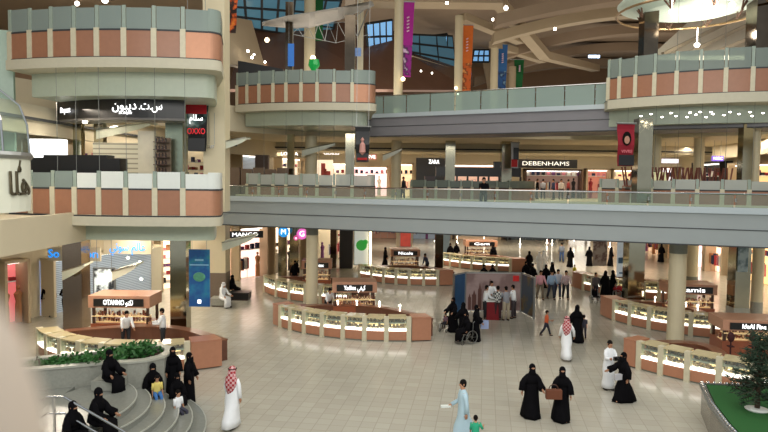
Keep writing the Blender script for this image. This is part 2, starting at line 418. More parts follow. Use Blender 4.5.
b.add([(-2, 50, 20.6), (9, 50, 20.6), (9, 52, 20.6), (-2, 52, 20.6), (-2, 50, 22.4), (9, 50, 22.4), (9, 52, 22.4), (-2, 52, 22.4)],
      [(0, 3, 2, 1), (4, 5, 6, 7), (0, 1, 5, 4), (1, 2, 6, 5), (2, 3, 7, 6), (3, 0, 4, 7)])
for (xa, ya, za, xb, yb, zb, wd, hh) in [(8.2, 51, 21.2, 15.2, 62, 18.6, 1.0, .7), (15.2, 62, 18.6, 24, 74, 19.6, 1.0, .7), (6.3, 54, 20.2, 12.2, 59, 19.4, .9, .6), (9.8, 59.6, 19.2, 16, 66, 19.0, .8, .6)]:
    d = Vector((xb - xa, yb - ya, 0)).normalized(); s_ = Vector((-d.y, d.x, 0)) * wd / 2
    A = Vector((xa, ya, za)); B = Vector((xb, yb, zb)); h = Vector((0, 0, hh))
    vs = [A - s_, B - s_, B + s_, A + s_, A - s_ + h, B - s_ + h, B + s_ + h, A + s_ + h]
    b.add(vs, [(0, 3, 2, 1), (4, 5, 6, 7), (0, 1, 5, 4), (1, 2, 6, 5), (2, 3, 7, 6), (3, 0, 4, 7)])
struct(b.build('trim_10', BEAMC))
# sloping skylight of blue-green glass, seen top left of the big columns
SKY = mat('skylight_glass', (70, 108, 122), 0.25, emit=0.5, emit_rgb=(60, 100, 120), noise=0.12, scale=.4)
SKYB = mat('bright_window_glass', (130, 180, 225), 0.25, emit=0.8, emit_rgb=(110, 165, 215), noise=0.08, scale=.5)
FRAME = mat('dark_window_frame', (44, 48, 50), 0.5, 0.3)
def skylight(name, q, nu, nv, gm, label=None):       # q: four corners, bars over the pane
    Q = [Vector(p) for p in q]; nrm = (Q[1] - Q[0]).cross(Q[3] - Q[0]).normalized() * 0.06
    b = MB(); b.add([p + nrm for p in Q] + [p - nrm for p in Q], [(0, 1, 2, 3), (7, 6, 5, 4), (0, 4, 5, 1), (1, 5, 6, 2), (2, 6, 7, 3), (3, 7, 4, 0)])
    o = struct(b.build(name, gm)); f = MB()
    for i in range(nu + 1):
        u = i / nu; f.tube([Q[0].lerp(Q[1], u), Q[3].lerp(Q[2], u)], 0.13, 4)
    for j in range(nv + 1):
        v = j / nv; f.tube([Q[0].lerp(Q[3], v), Q[1].lerp(Q[2], v)], 0.13, 4)
    fr = f.build('window_frame', FRAME, o); return o
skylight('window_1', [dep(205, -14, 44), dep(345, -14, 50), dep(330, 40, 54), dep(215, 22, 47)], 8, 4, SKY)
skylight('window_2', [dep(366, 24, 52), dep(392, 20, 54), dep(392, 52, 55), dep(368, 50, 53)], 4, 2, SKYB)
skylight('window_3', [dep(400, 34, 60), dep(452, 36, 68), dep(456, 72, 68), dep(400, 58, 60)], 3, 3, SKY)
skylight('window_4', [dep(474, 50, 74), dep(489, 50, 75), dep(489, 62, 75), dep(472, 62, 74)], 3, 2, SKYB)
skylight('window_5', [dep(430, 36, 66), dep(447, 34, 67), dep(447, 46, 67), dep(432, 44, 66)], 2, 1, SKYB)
# glossy maroon sloping soffits behind the middle balcony and below the far skylight
def slab4(name, q, th, m):
    Q = [Vector(p) for p in q]; nrm = (Q[1] - Q[0]).cross(Q[3] - Q[0]).normalized() * th
    b = MB(); b.add(Q + [p + nrm for p in Q], [(0, 1, 2, 3), (7, 6, 5, 4), (0, 4, 5, 1), (1, 5, 6, 2), (2, 6, 7, 3), (3, 7, 4, 0)])
    return struct(b.build(name, m))
slab4('wall_soffit_middle', [dep(228, 92, 46), dep(395, 92, 50), dep(395, 34, 56), dep(250, 10, 52)], .3, MAROON)
slab4('wall_soffit_far', [dep(392, 92, 56), dep(470, 92, 64), dep(470, 74, 70), dep(392, 48, 60)], .3, MAROON)
slab4('trim_11', [dep(392, 53, 58.5), dep(462, 75, 68), dep(462, 72, 68), dep(392, 50, 58.5)], .2, CREAMW)
slab4('wall_column_back', [dep(488, 92, 78), dep(520, 92, 78), dep(514, 46, 82), dep(478, 40, 80)], .3, BEAMC)
slab4('ceiling_upper_left', [dep(190, 60, 34), dep(262, 72, 44), dep(248, 22, 46), dep(190, 12, 36)], .3, BEAMC)
slab4('ceiling_far_left', [dep(-40, 22, 30), dep(215, 30, 36), dep(215, -30, 30), dep(-40, -40, 24)], .3, BROWNC)
# ------------------------------------------------------------------ bridges
def bridge(name, A, B, ext0, ext1, zb, zt, zr, width, fm, capz, nposts, rail_label, lab_group, gm=None):
    A = Vector(A); B = Vector(B); d = (B - A).normalized(); n = Vector((-d.y, d.x))
    A = A - d * ext0; B = B + d * ext1; L = (B - A).length
    b = MB(); b.prism([A, B, B + n * width, A + n * width], zb, zt - .45)
    o = struct(b.build(name, fm))
    f = MB(); f.prism([A - n * .06, B - n * .06, B + n * .12, A + n * .12], zb + .02, capz - .22)
    f2 = struct(f.build(name + '_fascia', fm))
    c = MB(); c.prism([A - n * .16, B - n * .16, B + n * .2, A + n * .2], capz - .24, capz)
    c.build('upstand_cap', CAPM, f2)
    j = MB(); zj = zb + (capz - zb) * .42
    j.prism([A - n * .08, B - n * .08, B - n * .05, A - n * .05], zj, zj + .035)
    j.prism([A - n * .07, B - n * .07, B + n * .1, A + n * .1], zb - .02, zb + .03)
    j.build('joint', DARKLINE, f2)
    c2 = MB(); c2.prism([A + n * (width - .2), B + n * (width - .2), B + n * width, A + n * width], zb, capz); struct(c2.build(name + '_back_edge', CREAMW))
    r = empty('glass_railing', (A.x, A.y, capz), rail_label, 'railing')
    N = int(L / 1.5)
    for i in range(N):
        p = A + d * (L * i / N + .03); q = A + d * (L * (i + 1) / N - .03)
        g = MB(); g.prism([p - n * .01, q - n * .01, q + n * .01, p + n * .01], capz + .002, zr - .04); g.build('glass_pane', gm or GLASSG, r)
        pb = MB(); pb.tube([(p.x, p.y, capz + .28), (p.x, p.y, capz + .34)], .05, 8); pb.tube([(p.x, p.y, zr - .3), (p.x, p.y, zr - .24)], .05, 8); pb.build('clamp', STEEL, r)
    h = MB(); h.tube([(A.x, A.y, zr), (B.x, B.y, zr)], .035, 8); h.build('handrail', CHROME, r)
    return A, B, d, n
b2 = bridge('floor_bridge', (-8.3, 32.6), (14.3, 23.8), 1.2, 8, 4.54, 5.95, 6.53, 3.2, FASC, 6.02, 0,
            'chrome topped glass railing along the lower grey bridge across the middle of the photo', '')
b3 = bridge('floor_upper_bridge', (-.25, 40), (11.6, 33.8), 3.0, 12, 9.62, 11.2, 12.1, 3.2, FASC2, 11.0, 0,
            'pale green glass railing along the upper bridge below the hanging banners', '', GLASSU)
# ------------------------------------------------------------------ round balconies
def balcony(label, c, r, posts, zs, ph, gh, rend, backY, left_ret=True, name='round_balcony', gmat=GLASSF, ring=(0.35, 0.85), pale=None, cables=None, end_mat=None, group='round balconies of terracotta panels', rslope=0.0, cop=False):
    """posts: angles on the arc; rend: depth of the rounded return at the right end"""
    root = empty(name, (c[0], c[1] - r, zs), label, 'balcony', group)
    a0, a1 = posts[0], posts[-1]
    arc = [pol(c, r, a0 + (a1 - a0) * i / 28) for i in range(29)]
    endp = []
    if rend:
        d = Vector((-math.sin(a1), math.cos(a1))); n = Vector((math.cos(a1), math.sin(a1))); P = Vector(arc[-1]); rc = rend
        for i in range(1, 9):
            t = i / 8 * PI / 2
            endp.append(tuple(P + d * (rc * math.sin(t)) - n * (rc * (1 - math.cos(t)))))
        endp.append(tuple(Vector(endp[-1]) - n * 1.6))
    left = (arc[0][0] + 0.3, arc[0][1] + 1.5)
    poly = [left] + arc + endp
    bk = [(poly[-1][0] - rslope * (backY - poly[-1][1]), backY), (left[0], backY)]
    cc = Vector((sum(p[0] for p in arc) / len(arc), backY))
    def off(pl, k): return [(p[0] + (cc.x - p[0]) * k, p[1] + (cc.y - p[1]) * k) for p in pl]
    s = MB(); s.prism(off(poly, -.02) + bk, zs - ring[0], zs); s.build('floor_slab', SLAB, root)
    s = MB(); s.prism(off(poly, .10) + bk, zs - ring[0] - ring[1], zs - ring[0]); s.build('soffit_ring', SOFFIT, root)
    # thin dark line of fixings on the slab edge
    s = MB(); s.strip(off(poly, -.003), zs, zs + .05, .05); s.build('kerb', DARKLINE, root)
    for i in range(len(posts) - 1):
        A, B = posts[i], posts[i + 1]; g = 0.055 / r
        B2 = B if cop and i == len(posts) - 2 else B - g * 1.6; s = MB(); s.sector(c, r - .05, r, A + g * 1.6, B2, zs + .06, zs + ph, 4); s.build('panel' if not (cop and i == len(posts) - 2) else 'end_panel', TERRA if not (cop and i == len(posts) - 2) else (end_mat or COPPER), root)
        s = MB(); s.sector(c, r - .035, r - .015, A + g * 1.6, B2, zs + ph + .03, zs + ph + gh - (0.06 if i % 2 else 0), 4); s.build('glass_pane', (pale or {}).get(i, gmat), root)
        s = MB(); s.sector(c, r - .07, r + .01, A + g * 1.6, B2, zs + ph - .03, zs + ph + .03, 4); s.build('ledge', DARKLINE, root)
    for i, A in enumerate(posts[:-1] if cop else posts):
        p = pol(c, r - .03, A); s = MB(); s.obox((p[0], p[1], zs), .19, .14, ph + .06, A + PI / 2, base=True); s.build('post', CREAMP, root)
        s = MB(); s.obox((p[0], p[1], zs + ph + .06), .13, .05, gh - .04, A + PI / 2, base=True); s.build('glass_clip', mat('pale_clip', (150, 164, 152), .4), root)
    if endp:
        path = [arc[-1]] + endp
        s = MB(); s.strip(path, zs + .06, zs + ph, .05); s.build('end_panel', end_mat or COPPER, root, smooth=False)
        s = MB(); s.strip(path, zs + ph + .03, zs + ph + gh, .02); s.build('glass_pane', (pale or {}).get(99, gmat), root)
        s = MB(); s.strip(path, zs + ph - .03, zs + ph + .03, .09); s.build('ledge', DARKLINE, root)
    return root
def posts_from(pxs, py, c, r): return [ray_arc(p, py, c, r) for p in pxs]
cL, rL = circ3(at(14, 63, Z3), at(110, 59.5, Z3), at(187, 60.5, Z3)) if False else ((-9.0, 35.4), 12.8)
pL = posts_from([10, 30, 51, 74, 97, 124, 154, 183, 208], 60, cL, rL)
balcony('top left round balcony of terracotta panels and frosted glass, above the black lettered sign', cL, rL, pL, Z3, .98, .82, .42, 31, gmat=GLASSD, rslope=.34, cop=True)
pL2 = posts_from([31, 53, 75, 99, 126, 155, 183], 217, cL, rL)
balcony('lower left round balcony, terracotta panels under white glass, with the black counter inside', cL, rL, posts_from([8, 31, 53, 75, 99, 126, 155, 183, 208], 217, cL, rL), Z2, .98, .62, .42, 31, cop=True,
        pale={2: GLASSD, 3: WHITEP, 4: WHITEP, 5: WHITEP, 6: WHITEP, 7: WHITEP, 99: WHITEP, 1: GLASSD, 0: GLASSD}, ring=(.32, .6), rslope=.32)
cM, rM = (-2.6, 46.2), 11.2
pM = posts_from([237, 247, 259, 273, 286, 301, 317, 334, 352, 367], 104, cM, rM)
balcony('middle round balcony on the upper floor, terracotta panels under grey glass, below the fabric sail', cM, rM, pM, Z3, 1.05, .75, .5, 42, cop=True, rslope=.04, gmat=GLASSD, ring=(.4, .75))
pM2 = posts_from([247, 259, 273, 286, 301, 317, 334, 352, 367], 190, cM, rM)
balcony('middle round balcony behind the left part of the lower bridge railing', cM, rM, pM2, Z2, 1.05, .65, .5, 42, cop=True, gmat=GLASSM, end_mat=TERRA)
cR, rR = (19.6, 39.4), 10.6
pR = posts_from([608, 619, 635, 654, 676, 700, 725, 752, 781, 812], 96, cR, rR)
balcony('right round balcony on the upper floor, terracotta panels, with downlights in its underside', cR, rR, pR, Z3, 1.1, .95, 0, 42, gmat=GLASSF, ring=(.45, .8))
balcony('right round balcony behind the lower bridge railing, with upturned chairs', cR, rR, posts_from([600, 617, 632, 651, 673, 697, 722, 749, 778], 196, cR, rR), Z2, 1.1, .5, 0, 42, gmat=GLASSM)
cC, rC = (6.0, 52), 9.5
balcony('small far round balcony counter with black shelving, centre of the photo behind the bridge', cC, rC, posts_from([411, 425, 436, 449, 461, 472, 484, 497, 510], 192, cC, rC), Z2, .95, .5, 3.0, 50, gmat=GLASSF)
# thin steel cables between upper slabs and lower balconies
def cables(c, r, pxs, py, z0, z1, lab, grp):
    for px in pxs:
        a = ray_arc(px, py, c, r + .12); p = pol(c, r + .12, a)
        s = MB(); s.tube([(p[0], p[1], z0), (p[0], p[1], z1)], .009, 5)
        tag(s.build('steel_cable', mat('dull_steel', (120, 122, 118), .5, .6, noise=0)), lab, 'cable', grp)
cables(cL, rL, [57, 76, 99, 126, 155, 185], 130, Z2 + 1.6, Z3 - .35, 'thin vertical steel cable in front of the left balcony shop', 'cables of the left balcony')
cables(cM, rM, [264, 286, 302, 319, 334, 352], 150, Z2 + 1.7, Z3 - .4, 'thin vertical steel cable between the two middle balconies', 'cables of the middle balcony')
cables(cR, rR, [627, 655, 678, 701, 726, 753], 150, Z2 + 1.7, Z3 - .45, 'thin vertical steel cable between the two right balconies', 'cables of the right balcony')
cables(cR, rR, [678, 701, 726], 30, Z3 + 2.1, 18, 'thin vertical steel cable rising above the upper right balcony', 'cables above the right balcony')
# ------------------------------------------------------------------ columns
def column(label, x, y, z0, z1, r, m=CREAMC, kind='round', base=None, cap=None, rz=0, name='round_column', w2=None):
    root = empty(name, (x, y, z0), label, 'column', 'columns of the hall')
    s = MB()
    if kind == 'round': s.lathe([(r, z0), (r, z1)], 20, (x, y))
    else: s.obox((x, y, z0), 2 * r, 2 * (w2 or r), z1 - z0, rz, base=True)
    s.build('shaft', m, root, smooth=False)
    for (za, zb, mm, k, nm) in (base or []):
        s = MB()
        if kind == 'round': s.lathe([(r * k, za), (r * k, zb)], 20, (x, y))
        else: s.obox((x, y, za), 2 * r * k, 2 * (w2 or r) * k, zb - za, rz, base=True)
        s.build(nm, mm, root)
    return root
def colpx(label, px, Y, wpx, z0, z1, m=CREAMC, kind='round', base=None, rz=0, name='round_column'):
    p = dep(px, 180, Y); return column(label, p.x, p.y, z0, z1, wpx / F * Y / 2, m, kind, base, rz=rz, name=name)
colpx('cream round column rising out of the centre jewellery counter', 312.5, 32.3, 12, 0, 4.5, base=[(4.1, 4.5, GREYCAP, 1.02, 'capital')])
colpx('cream round column with grey capital rising out of the right jewellery counters', 681, 26.6, 16.5, 0, 4.5, base=[(4.0, 4.5, GREYCAP, 1.03, 'capital')])
colpx('tall pale column beside the purple banner', 397, 45, 9, 11.06, 22.4, base=[(11.9, 12.7, MAROON, 1.04, 'band')])
colpx('pale column below the upper bridge, left of the black shop', 396, 44, 10, 5.5, 9.6)
colpx('tall pale column left of the orange banner', 456.5, 54, 8.2, 11.06, 20.6)
colpx('tall pale column left of the blue banner', 492, 60, 7.5, 11.06, 20)
colpx('brownish column left of the green banner', 510, 66, 7, 11.06, 18.6, m=BEAMC)
sqm = dict(kind='sq', name='mirrored_column')
colpx('mirror clad column beside the red banner, above the lower bridge', 641.5, 29.6, 14, 5.5, 9.85, m=MIRROR, **sqm)
colpx('dark mirror clad column at the left end of the upper right balcony', 643.5, 33.5, 14, 11.06, 21, m=MIRRORD, **sqm)
colpx('mirror clad column on the ground floor, reflecting shoppers, left of the long white poster', 636.5, 34, 16, 0, 4.5, m=MIRROR, **sqm)
colpx('dark mirror clad column above the upper right balcony, near the right edge', 754, 31.5, 19, 11.06, 21, m=MIRRORD, **sqm)
colpx('mirror clad column at the right edge above the lower bridge', 744, 31, 10, 5.5, 9.8, m=MIRROR, **sqm)
colpx('cream column at the right edge beside the mirrored column, above the lower bridge', 754, 31.5, 9, 5.5, 9.8)
colpx('pale column behind the upturned chairs on the right balcony', 698, 38, 10, 5.5, 9.6)
colpx('slim cream column just right of the red banner column', 656, 37, 8, 5.5, 9.6)
colpx('cream column with grey base on the ground floor before the pink lit shops', 695.5, 40, 11, 0, 4.5, base=[(0, 1.1, GREYCAP, 1.04, 'base')])
colpx('wide mirror clad column on the ground floor near the right edge', 743, 30.6, 15, 0, 4.5, m=MIRROR, base=[(0, 1.0, GRANITE, 1.04, 'base')], **sqm)
colpx('cream column on the ground floor at the right edge', 762, 31.5, 11, 0, 4.5, base=[(0, 1.1, GRANITE, 1.05, 'base')])
colpx('mirror clad column left of the black shelving counter', 449.5, 43.5, 9.5, 5.5, 9.6, m=MIRROR, **sqm)
colpx('mirror clad column right of the black shelving counter', 505.5, 43.5, 10, 5.5, 9.6, m=MIRROR, **sqm)
colpx('narrow mirror clad column at the left of the middle balcony', 291, 39, 7, 5.5, 9.6, m=MIRROR, **sqm)
colpx('cream round column in the centre of the middle balcony', 311, 40, 12, 5.5, 9.6)
colpx('mirror clad column at the right of the middle balcony', 350, 38, 9, 5.5, 9.6, m=MIRROR, **sqm)
colpx('bronze mirror column above the middle balcony', 349, 41, 10, 11.06, 21, m=MIRRORD, **sqm)
colpx('pale column behind the bronze mirror column of the middle balcony', 359, 43, 6, 11.06, 20, kind='sq')
colpx('narrow mirror column on the middle balcony with a blue poster', 289, 41, 7, 11.06, 18, m=MIRRORD, **sqm)
colpx('pale round column lit from below above the middle balcony', 309, 44, 11, 11.06, 21)
colpx('broad cream column behind the right end of the left balconies', 217, 27.2, 21, 5.5, 15, kind='sq')
colpx('cream column with granite base beside the seated man in white', 218, 36.5, 19, 0, 4.54, kind='sq', base=[(0, 1.55, mat('brown_granite', (118, 104, 90), .3), 1.03, 'base')])
colpx('mirror clad column left of the tall blue poster on the ground floor', 180, 27.2, 16, 0, 4.6, m=MIRROR, **sqm)
colpx('dark mirror clad column with the man in black reflected, left side of the ground floor', 75, 29, 19, 0, 4.5, m=mat('bronze_mirror', (140, 122, 104), .12, 1.0, noise=.12, scale=1), **sqm)
colpx('mirror clad column inside the left balcony shop', 79.5, 27, 8, 5.5, 9.9, m=MIRROR, **sqm)
colpx('pair mirror clad column inside the left balcony shop behind the black counter', 101, 27.5, 9, 5.5, 9.9, m=MIRROR, **sqm)
colpx('broad greenish mirrored column hanging behind the red film poster', 177, 26.6, 17, 5.5, 9.9, m=mat('greenish_mirror', (150, 160, 140), .2, .8), kind='sq', name='mirrored_column')
colpx('mirror clad column right of the blue M sign shop', 283, 42.5, 8, 0, 4.5, m=MIRROR, **sqm)
colpx('mirror clad column under the pink sign', 295, 43, 9, 0, 4.5, m=MIRROR, **sqm)
colpx('dark slim column beside the white panel with the green logo', 347, 50, 13, 0, 4.5, m=mat('charcoal_panel', (40, 38, 36), .4), kind='sq')
colpx('bronze mirrored column left of the dark column by the green logo', 334, 50, 6, 0, 4.5, m=MIRRORD, **sqm)
colpx('column at the far end behind the second centre counter', 405, 58, 16, 0, 4.5, m=mat('pale_stone', (170, 160, 140), .4), kind='sq')
colpx('slim mirrored column by the far jewellery counters', 440, 47, 8, 0, 4.5, m=MIRRORD, **sqm)
colpx('pale bluish column behind the far counter sign', 444, 60, 12, 0, 4.5, m=mat('bluish_panel', (130, 150, 165), .3), kind='sq')
# =================================================================== SHOPS
def hang_ends(s, x, hw, y, z, zt=None):
    zt = zt or (4.7 if z < 4.6 else 9.6 if z < 9.6 else 22.4)
    for sx in (-1, 1): s.tube([(x + sx * hw, y, z - .02), (x + sx * hw, y, zt)], .012, 4)
def wall_pt(path, px, py=200):
    """where the picture column meets a wall line (plan view)"""
    d = ray(px, py); best = None
    for (x0, y0), (x1, y1) in zip(path[:-1], path[1:]):
        ex, ey = x1 - x0, y1 - y0; det = -d.x * ey + d.y * ex
        if abs(det) < 1e-9: continue
        t = (-x0 * ey + y0 * ex) / det; u = (d.x * y0 - d.y * x0) / det
        if t > 0 and -1e-6 <= u <= 1 + 1e-6 and (best is None or t < best[0]): best = (t, d.x * t, d.y * t)
    return Vector((best[1], best[2]))
CLOTHES = [cloth('rack_red', (150, 44, 50)), cloth('rack_pink', (214, 130, 140)), cloth('rack_navy', (36, 42, 70)), cloth('rack_white', (224, 220, 212)),
           cloth('rack_tan', (170, 120, 80)), cloth('rack_black', (26, 24, 26)), cloth('rack_purple', (110, 60, 110))]
def shop(label, path, x0, x1, z0, z1, glow=(255, 214, 170), e=1.0, goods='racks', seed=1, frame=BEAMC, side=True):
    A = wall_pt(path, x0); B = wall_pt(path, x1); d = (B - A); L = d.length; d.normalize(); n = Vector((d.y, -d.x))
    if n.dot(-A) < 0: n = -n
    A = A + n * .16; B = B + n * .16; mid = (A + B) / 2; rn = random.Random(seed)
    root = empty('shop', (mid.x, mid.y, z0), label, 'shop', 'lit shop fronts')
    gm = mat('shop_glow_%d_%d_%d_%d' % (*glow, int(e * 10)), glow, .7, emit=e, noise=.08, scale=1.2)  # back wall glows by itself in place of lamps inside the shop
    s = MB(); s.prism([A, B, B + n * .04, A + n * .04], z0 + .02, z1); s.build('glowing_back', gm, root)
    s = MB()
    for P, q in ((A, 1), (B, -1)): s.prism([P, P + d * .14 * q, P + d * .14 * q + n * .9, P + n * .9], z0, z1 + .12)
    s.prism([A, B, B + n * .9, A + n * .9], z1, z1 + .14); s.build('frame', frame, root)
    s = MB(); s.prism([A + n * .3 + d * .2, B + n * .3 - d * .2, B + n * .42 - d * .2, A + n * .42 + d * .2], z1 - .08, z1 - .02); s.build('light_strip', LITW, root)
    ca, rz = math.atan2(d.y, d.x), math.atan2(d.y, d.x)
    if goods in ('racks', 'people'):
        N = max(2, int(L / 1.1))
        for i in range(N):
            p = A + d * (L * (i + .5) / N) + n * .45; zz = z0 + .05
            if rn.random() < .45:      # a clothed display figure
                f = MB(); c = rn.choice(CLOTHES)
                f.tube([(p.x, p.y, zz), (p.x, p.y, zz + .8), (p.x, p.y, zz + 1.0), (p.x, p.y, zz + 1.35), (p.x, p.y, zz + 1.5)], [.16, .15, .12, .2, .06], 8)
                f.ell((p.x, p.y, zz + 1.63), .09, .09, .12, 8); f.build('display_figure', c, root)
            else:
                f = MB(); f.tube([(p.x - d.x * .4, p.y - d.y * .4, zz), (p.x - d.x * .4, p.y - d.y * .4, zz + 1.5), (p.x + d.x * .4, p.y + d.y * .4, zz + 1.5), (p.x + d.x * .4, p.y + d.y * .4, zz)], .02, 5)
                r_ = f.build('clothes_rack', STEEL, root)
                for k in range(6):
                    q = p + d * (-.36 + k * .145); f = MB()
                    f.obox((q.x, q.y, zz + 1.0 + rn.uniform(-.1, .05)), .07, .38, .8 + rn.uniform(-.2, .1), rz)
                    f.build('garment', rn.choice(CLOTHES), r_)
        s = MB(); s.prism([A + n * .05 + d * .3, B + n * .05 - d * .3, B + n * .3 - d * .3, A + n * .3 + d * .3], z0 + 1.95, z0 + 2.0)
        s.build('shelf', WHITEP, root)
        for i in range(int(L / .45)):
            p = A + d * (.4 + i * .45) + n * .17; s = MB(); s.obox((p.x, p.y, z0 + 2.0), .25, .2, rn.uniform(.15, .4), rz, base=True)
            if p.x: s.build('folded_goods', rn.choice(CLOTHES), root)
    elif goods == 'shutter':
        s = MB(); s.prism([A + n * .1 + d * .15, B + n * .1 - d * .15, B + n * .16 - d * .15, A + n * .16 + d * .15], z0 + .02, z1)
        s.build('roller_shutter', pattern_mat('shutter_%d' % seed, 'slat', (92, 104, 118), (158, 172, 186), 3.2, .35, .25), root)
    elif goods == 'shelves':
        for k in range(5):
            zz = z0 + .4 + k * .5
            if zz > z1 - .2: break
            s = MB(); s.prism([A + n * .06 + d * .15, B + n * .06 - d * .15, B + n * .4 - d * .15, A + n * .4 + d * .15], zz, zz + .04); sh = s.build('shelf', WHITEP, root)
            for i in range(int((L - .5) / .3)):
                if rn.random() < .25: continue
                p = A + d * (.3 + i * .3) + n * .22; s = MB(); s.obox((p.x, p.y, zz + .04), .2, .15, rn.uniform(.12, .34), rz, base=True); s.build('boxed_goods', rn.choice(CLOTHES), sh)
    return root, A, B, d, n
def sign_at(label, txt, px0, px1, py0, py1, Y, back, letm, rz=0, board=True, cat='sign', w=.8, h=.55, name='shop_sign', both=None):
    a = dep(px0, (py0 + py1) / 2, Y); sc_ = (Y / F); W = (px1 - px0) * sc_ / max(.5, math.cos(rz)); H = (py1 - py0) * sc_
    c = dep((px0 + px1) / 2, (py0 + py1) / 2, Y)
    root = empty(name, tuple(c), label, cat, rz=0)
    if board:
        s = MB(); s.obox(tuple(c), W, .12, H, rz); s.build('board', back, root)
    s = MB(); hang_ends(s, c.x, W * .3 * math.cos(rz), c.y + .03, c.z + H / 2); s.build('hanger', STEEL, root)
    q = c + Vector((math.sin(rz), -math.cos(rz), 0)) * .08
    for (t, off, ww) in (both or [(txt, 0, w)]):
        qq = q + Vector((math.cos(rz), math.sin(rz), 0)) * (off * W)
        text(t, tuple(qq), H * h * 1.35, letm, root, rz, width=W * ww)
    return root
rzL = math.atan2(7.4, 2.6)
# ground floor, left wing
shop('narrow shop with pinkish red light at the far left edge of the ground floor', WG, -12, 14, 0, 2.9, (214, 110, 110), .8, seed=3)
shop('bluish shuttered shop under the blue lettered sign, behind the man in black', WG, 36, 148, 0, 2.75, (150, 170, 214), .9, 'shutter', 2, frame=CREAMW)
for k, px in enumerate([(118, 272), (128, 258), (140, 262), (141, 279)]):
    p = dep(px[0], px[1], 33.0); s = MB(); s.lathe([(.02, p.z - .06), (.09, p.z), (.02, p.z + .06)], 8, (p.x, p.y)); tag(s.build('spot_lamp', LAMP), 'small round white lamp glowing before the blue lit shutter', 'lamp', 'small lamps by the shutter')
sign_at('blue glowing Latin letters SONY over the shuttered shop, partly behind a mirrored column', 'Sony', 48, 101, 247, 261, 30.8, CREAMW, LETTERB, rz=.0, w=.98, h=.62, both=[('So', -.38, .2), ('on', .34, .24)])
sign_at('blue glowing Arabic letters over the shuttered shop, right of the Latin ones', ar('عالم سوني'), 104, 152, 240, 254, 30.8, CREAMW, LETTERB, rz=.0, w=.74, h=.62)
shop('brightly lit shop with brown and white goods beside the mirrored column', WG, 151, 172, 0, 4.0, (255, 226, 196), 1.5, 'shelves', 5)
shop('pinkish white clothes shop left of the cream column with the seated man', WG, 229, 259, 0, 3.5, (255, 222, 206), 1.5, 'racks', 6)
shop('bright open shop with dark clothed display figures, below the round blue sign', WG, 263, 290, 0, 3.7, (255, 232, 200), 1.6, 'racks', 8)
shop('bright shop with white walls behind the centre round column', WG, 298, 338, 0, 4.2, (255, 228, 200), 1.4, 'racks', 9)
sign_at('black sign with white letters tilted over the clothes shop at left', 'MANGO', 228, 262, 231, 238, 40.5, BLACK, LETTERW, rz=.35, w=.7)
p = dep(284, 233, 41.6)
def _h(root, c, r):
    s = MB(); hang_ends(s, c.x, r * .5, c.y + .1, c.z + r * .7); s.build('hanger', STEEL, root)
def disc_sign(label, px, py, Y, rpx, m, txt, lm=LETTERW):
    c = dep(px, py, Y); r = rpx / F * Y; root = empty('round_sign', tuple(c), label, 'sign'); s = MB()
    s.tube([(c.x, c.y, c.z), (c.x, c.y + .12, c.z)], r, 20); s.build('disc', m, root); _h(root, c, r)
    text(txt, (c.x, c.y - .02, c.z), r * 1.4, lm, root); return root
disc_sign('round blue sign with a white M above the open shop', 283.5, 232, 41.9, 5.2, mat('blue_disc', (30, 140, 215), .4, emit=.9, noise=0), 'M')
disc_sign('round pink sign with a white letter beside the blue one', 302, 234, 42.5, 5.5, mat('pink_disc', (226, 110, 190), .4, emit=.9, noise=0), 'G')
disc_sign('small round pink lamp sign left of the big pink one', 296, 238, 42.3, 2.6, mat('pink_disc2', (210, 90, 150), .4, emit=.6, noise=0), 'o')
def flat_panel(name, label, px0, px1, py0, py1, Y, m, cat='poster', rz=0, th=.05, deco=None, edge=None):
    c = dep((px0 + px1) / 2, (py0 + py1) / 2, Y); W = (px1 - px0) / F * Y; H = (py1 - py0) / F * Y
    root = empty(name, (c.x, c.y, c.z - H / 2), label, cat); s = MB(); s.obox(tuple(c), W, th, H, rz); s.build('panel', m, root)
    if edge:
        s = MB(); z0, z1 = c.z - H / 2, c.z + H / 2
        for sx in (-1, 1): s.obox((c.x + sx * W / 2, c.y, c.z), .06, th + .04, H + .06, rz)
        for sz in (-1, 1): s.obox((c.x, c.y, c.z + sz * H / 2), W, th + .04, .06, rz)
        s.build('frame', edge, root)
    if c.z - H / 2 > .4 and not (Z2 <= c.z - H / 2 < Z2 + .4):
        s = MB(); hang_ends(s, c.x, W * .35, c.y, c.z + H / 2); s.build('hanger', STEEL, root)
    for d in (deco or []):     # (u0,u1,v0,v1,material)
        s = MB(); s.obox((c.x + (d[0] + d[1] - 1) / 2 * W, c.y - th / 2 - .012, c.z + (d[2] + d[3] - 1) / 2 * H), (d[1] - d[0]) * W, .02, (d[3] - d[2]) * H)
        s.build(d[5] if len(d) > 5 else 'print', d[4], root)
    return root, c, W, H
r_, c_, W_, H_ = flat_panel('light_box', 'white panel with a green round logo behind the second centre counter', 354, 369, 228, 265, 49.5, mat('white_lightbox', (214, 222, 214), .5, emit=.45, noise=0), 'poster', edge=STEEL)
s = MB(); s.tube([(c_.x, c_.y - .06, c_.z + .1), (c_.x, c_.y - .1, c_.z + .1)], .42, 16); s.tube([(c_.x + .3, c_.y - .06, c_.z + .35), (c_.x + .3, c_.y - .1, c_.z + .35)], .2, 10)
s.build('logo', mat('green_logo', (60, 168, 70), .5, emit=.4, noise=0), r_)
flat_panel('light_column', 'bright narrow upright light strip right of the green logo panel', 369.5, 371.5, 228, 264, 49.3, LITWARM, 'lamp')
flat_panel('wall_poster', 'dim red poster high on the far column behind the jewellery counter', 400, 411, 232, 247, 57, mat('red_poster', (168, 60, 52), .5, emit=.15, noise=.25, scale=2.5), 'poster', edge=STEEL)
WBK = [WL[-1], WR[0]]
shop('dark shop interior at the far back behind the green logo panel', WG, 371, 398, 0, 4.3, (150, 110, 90), .35, 'racks', 11, frame=BLACK)
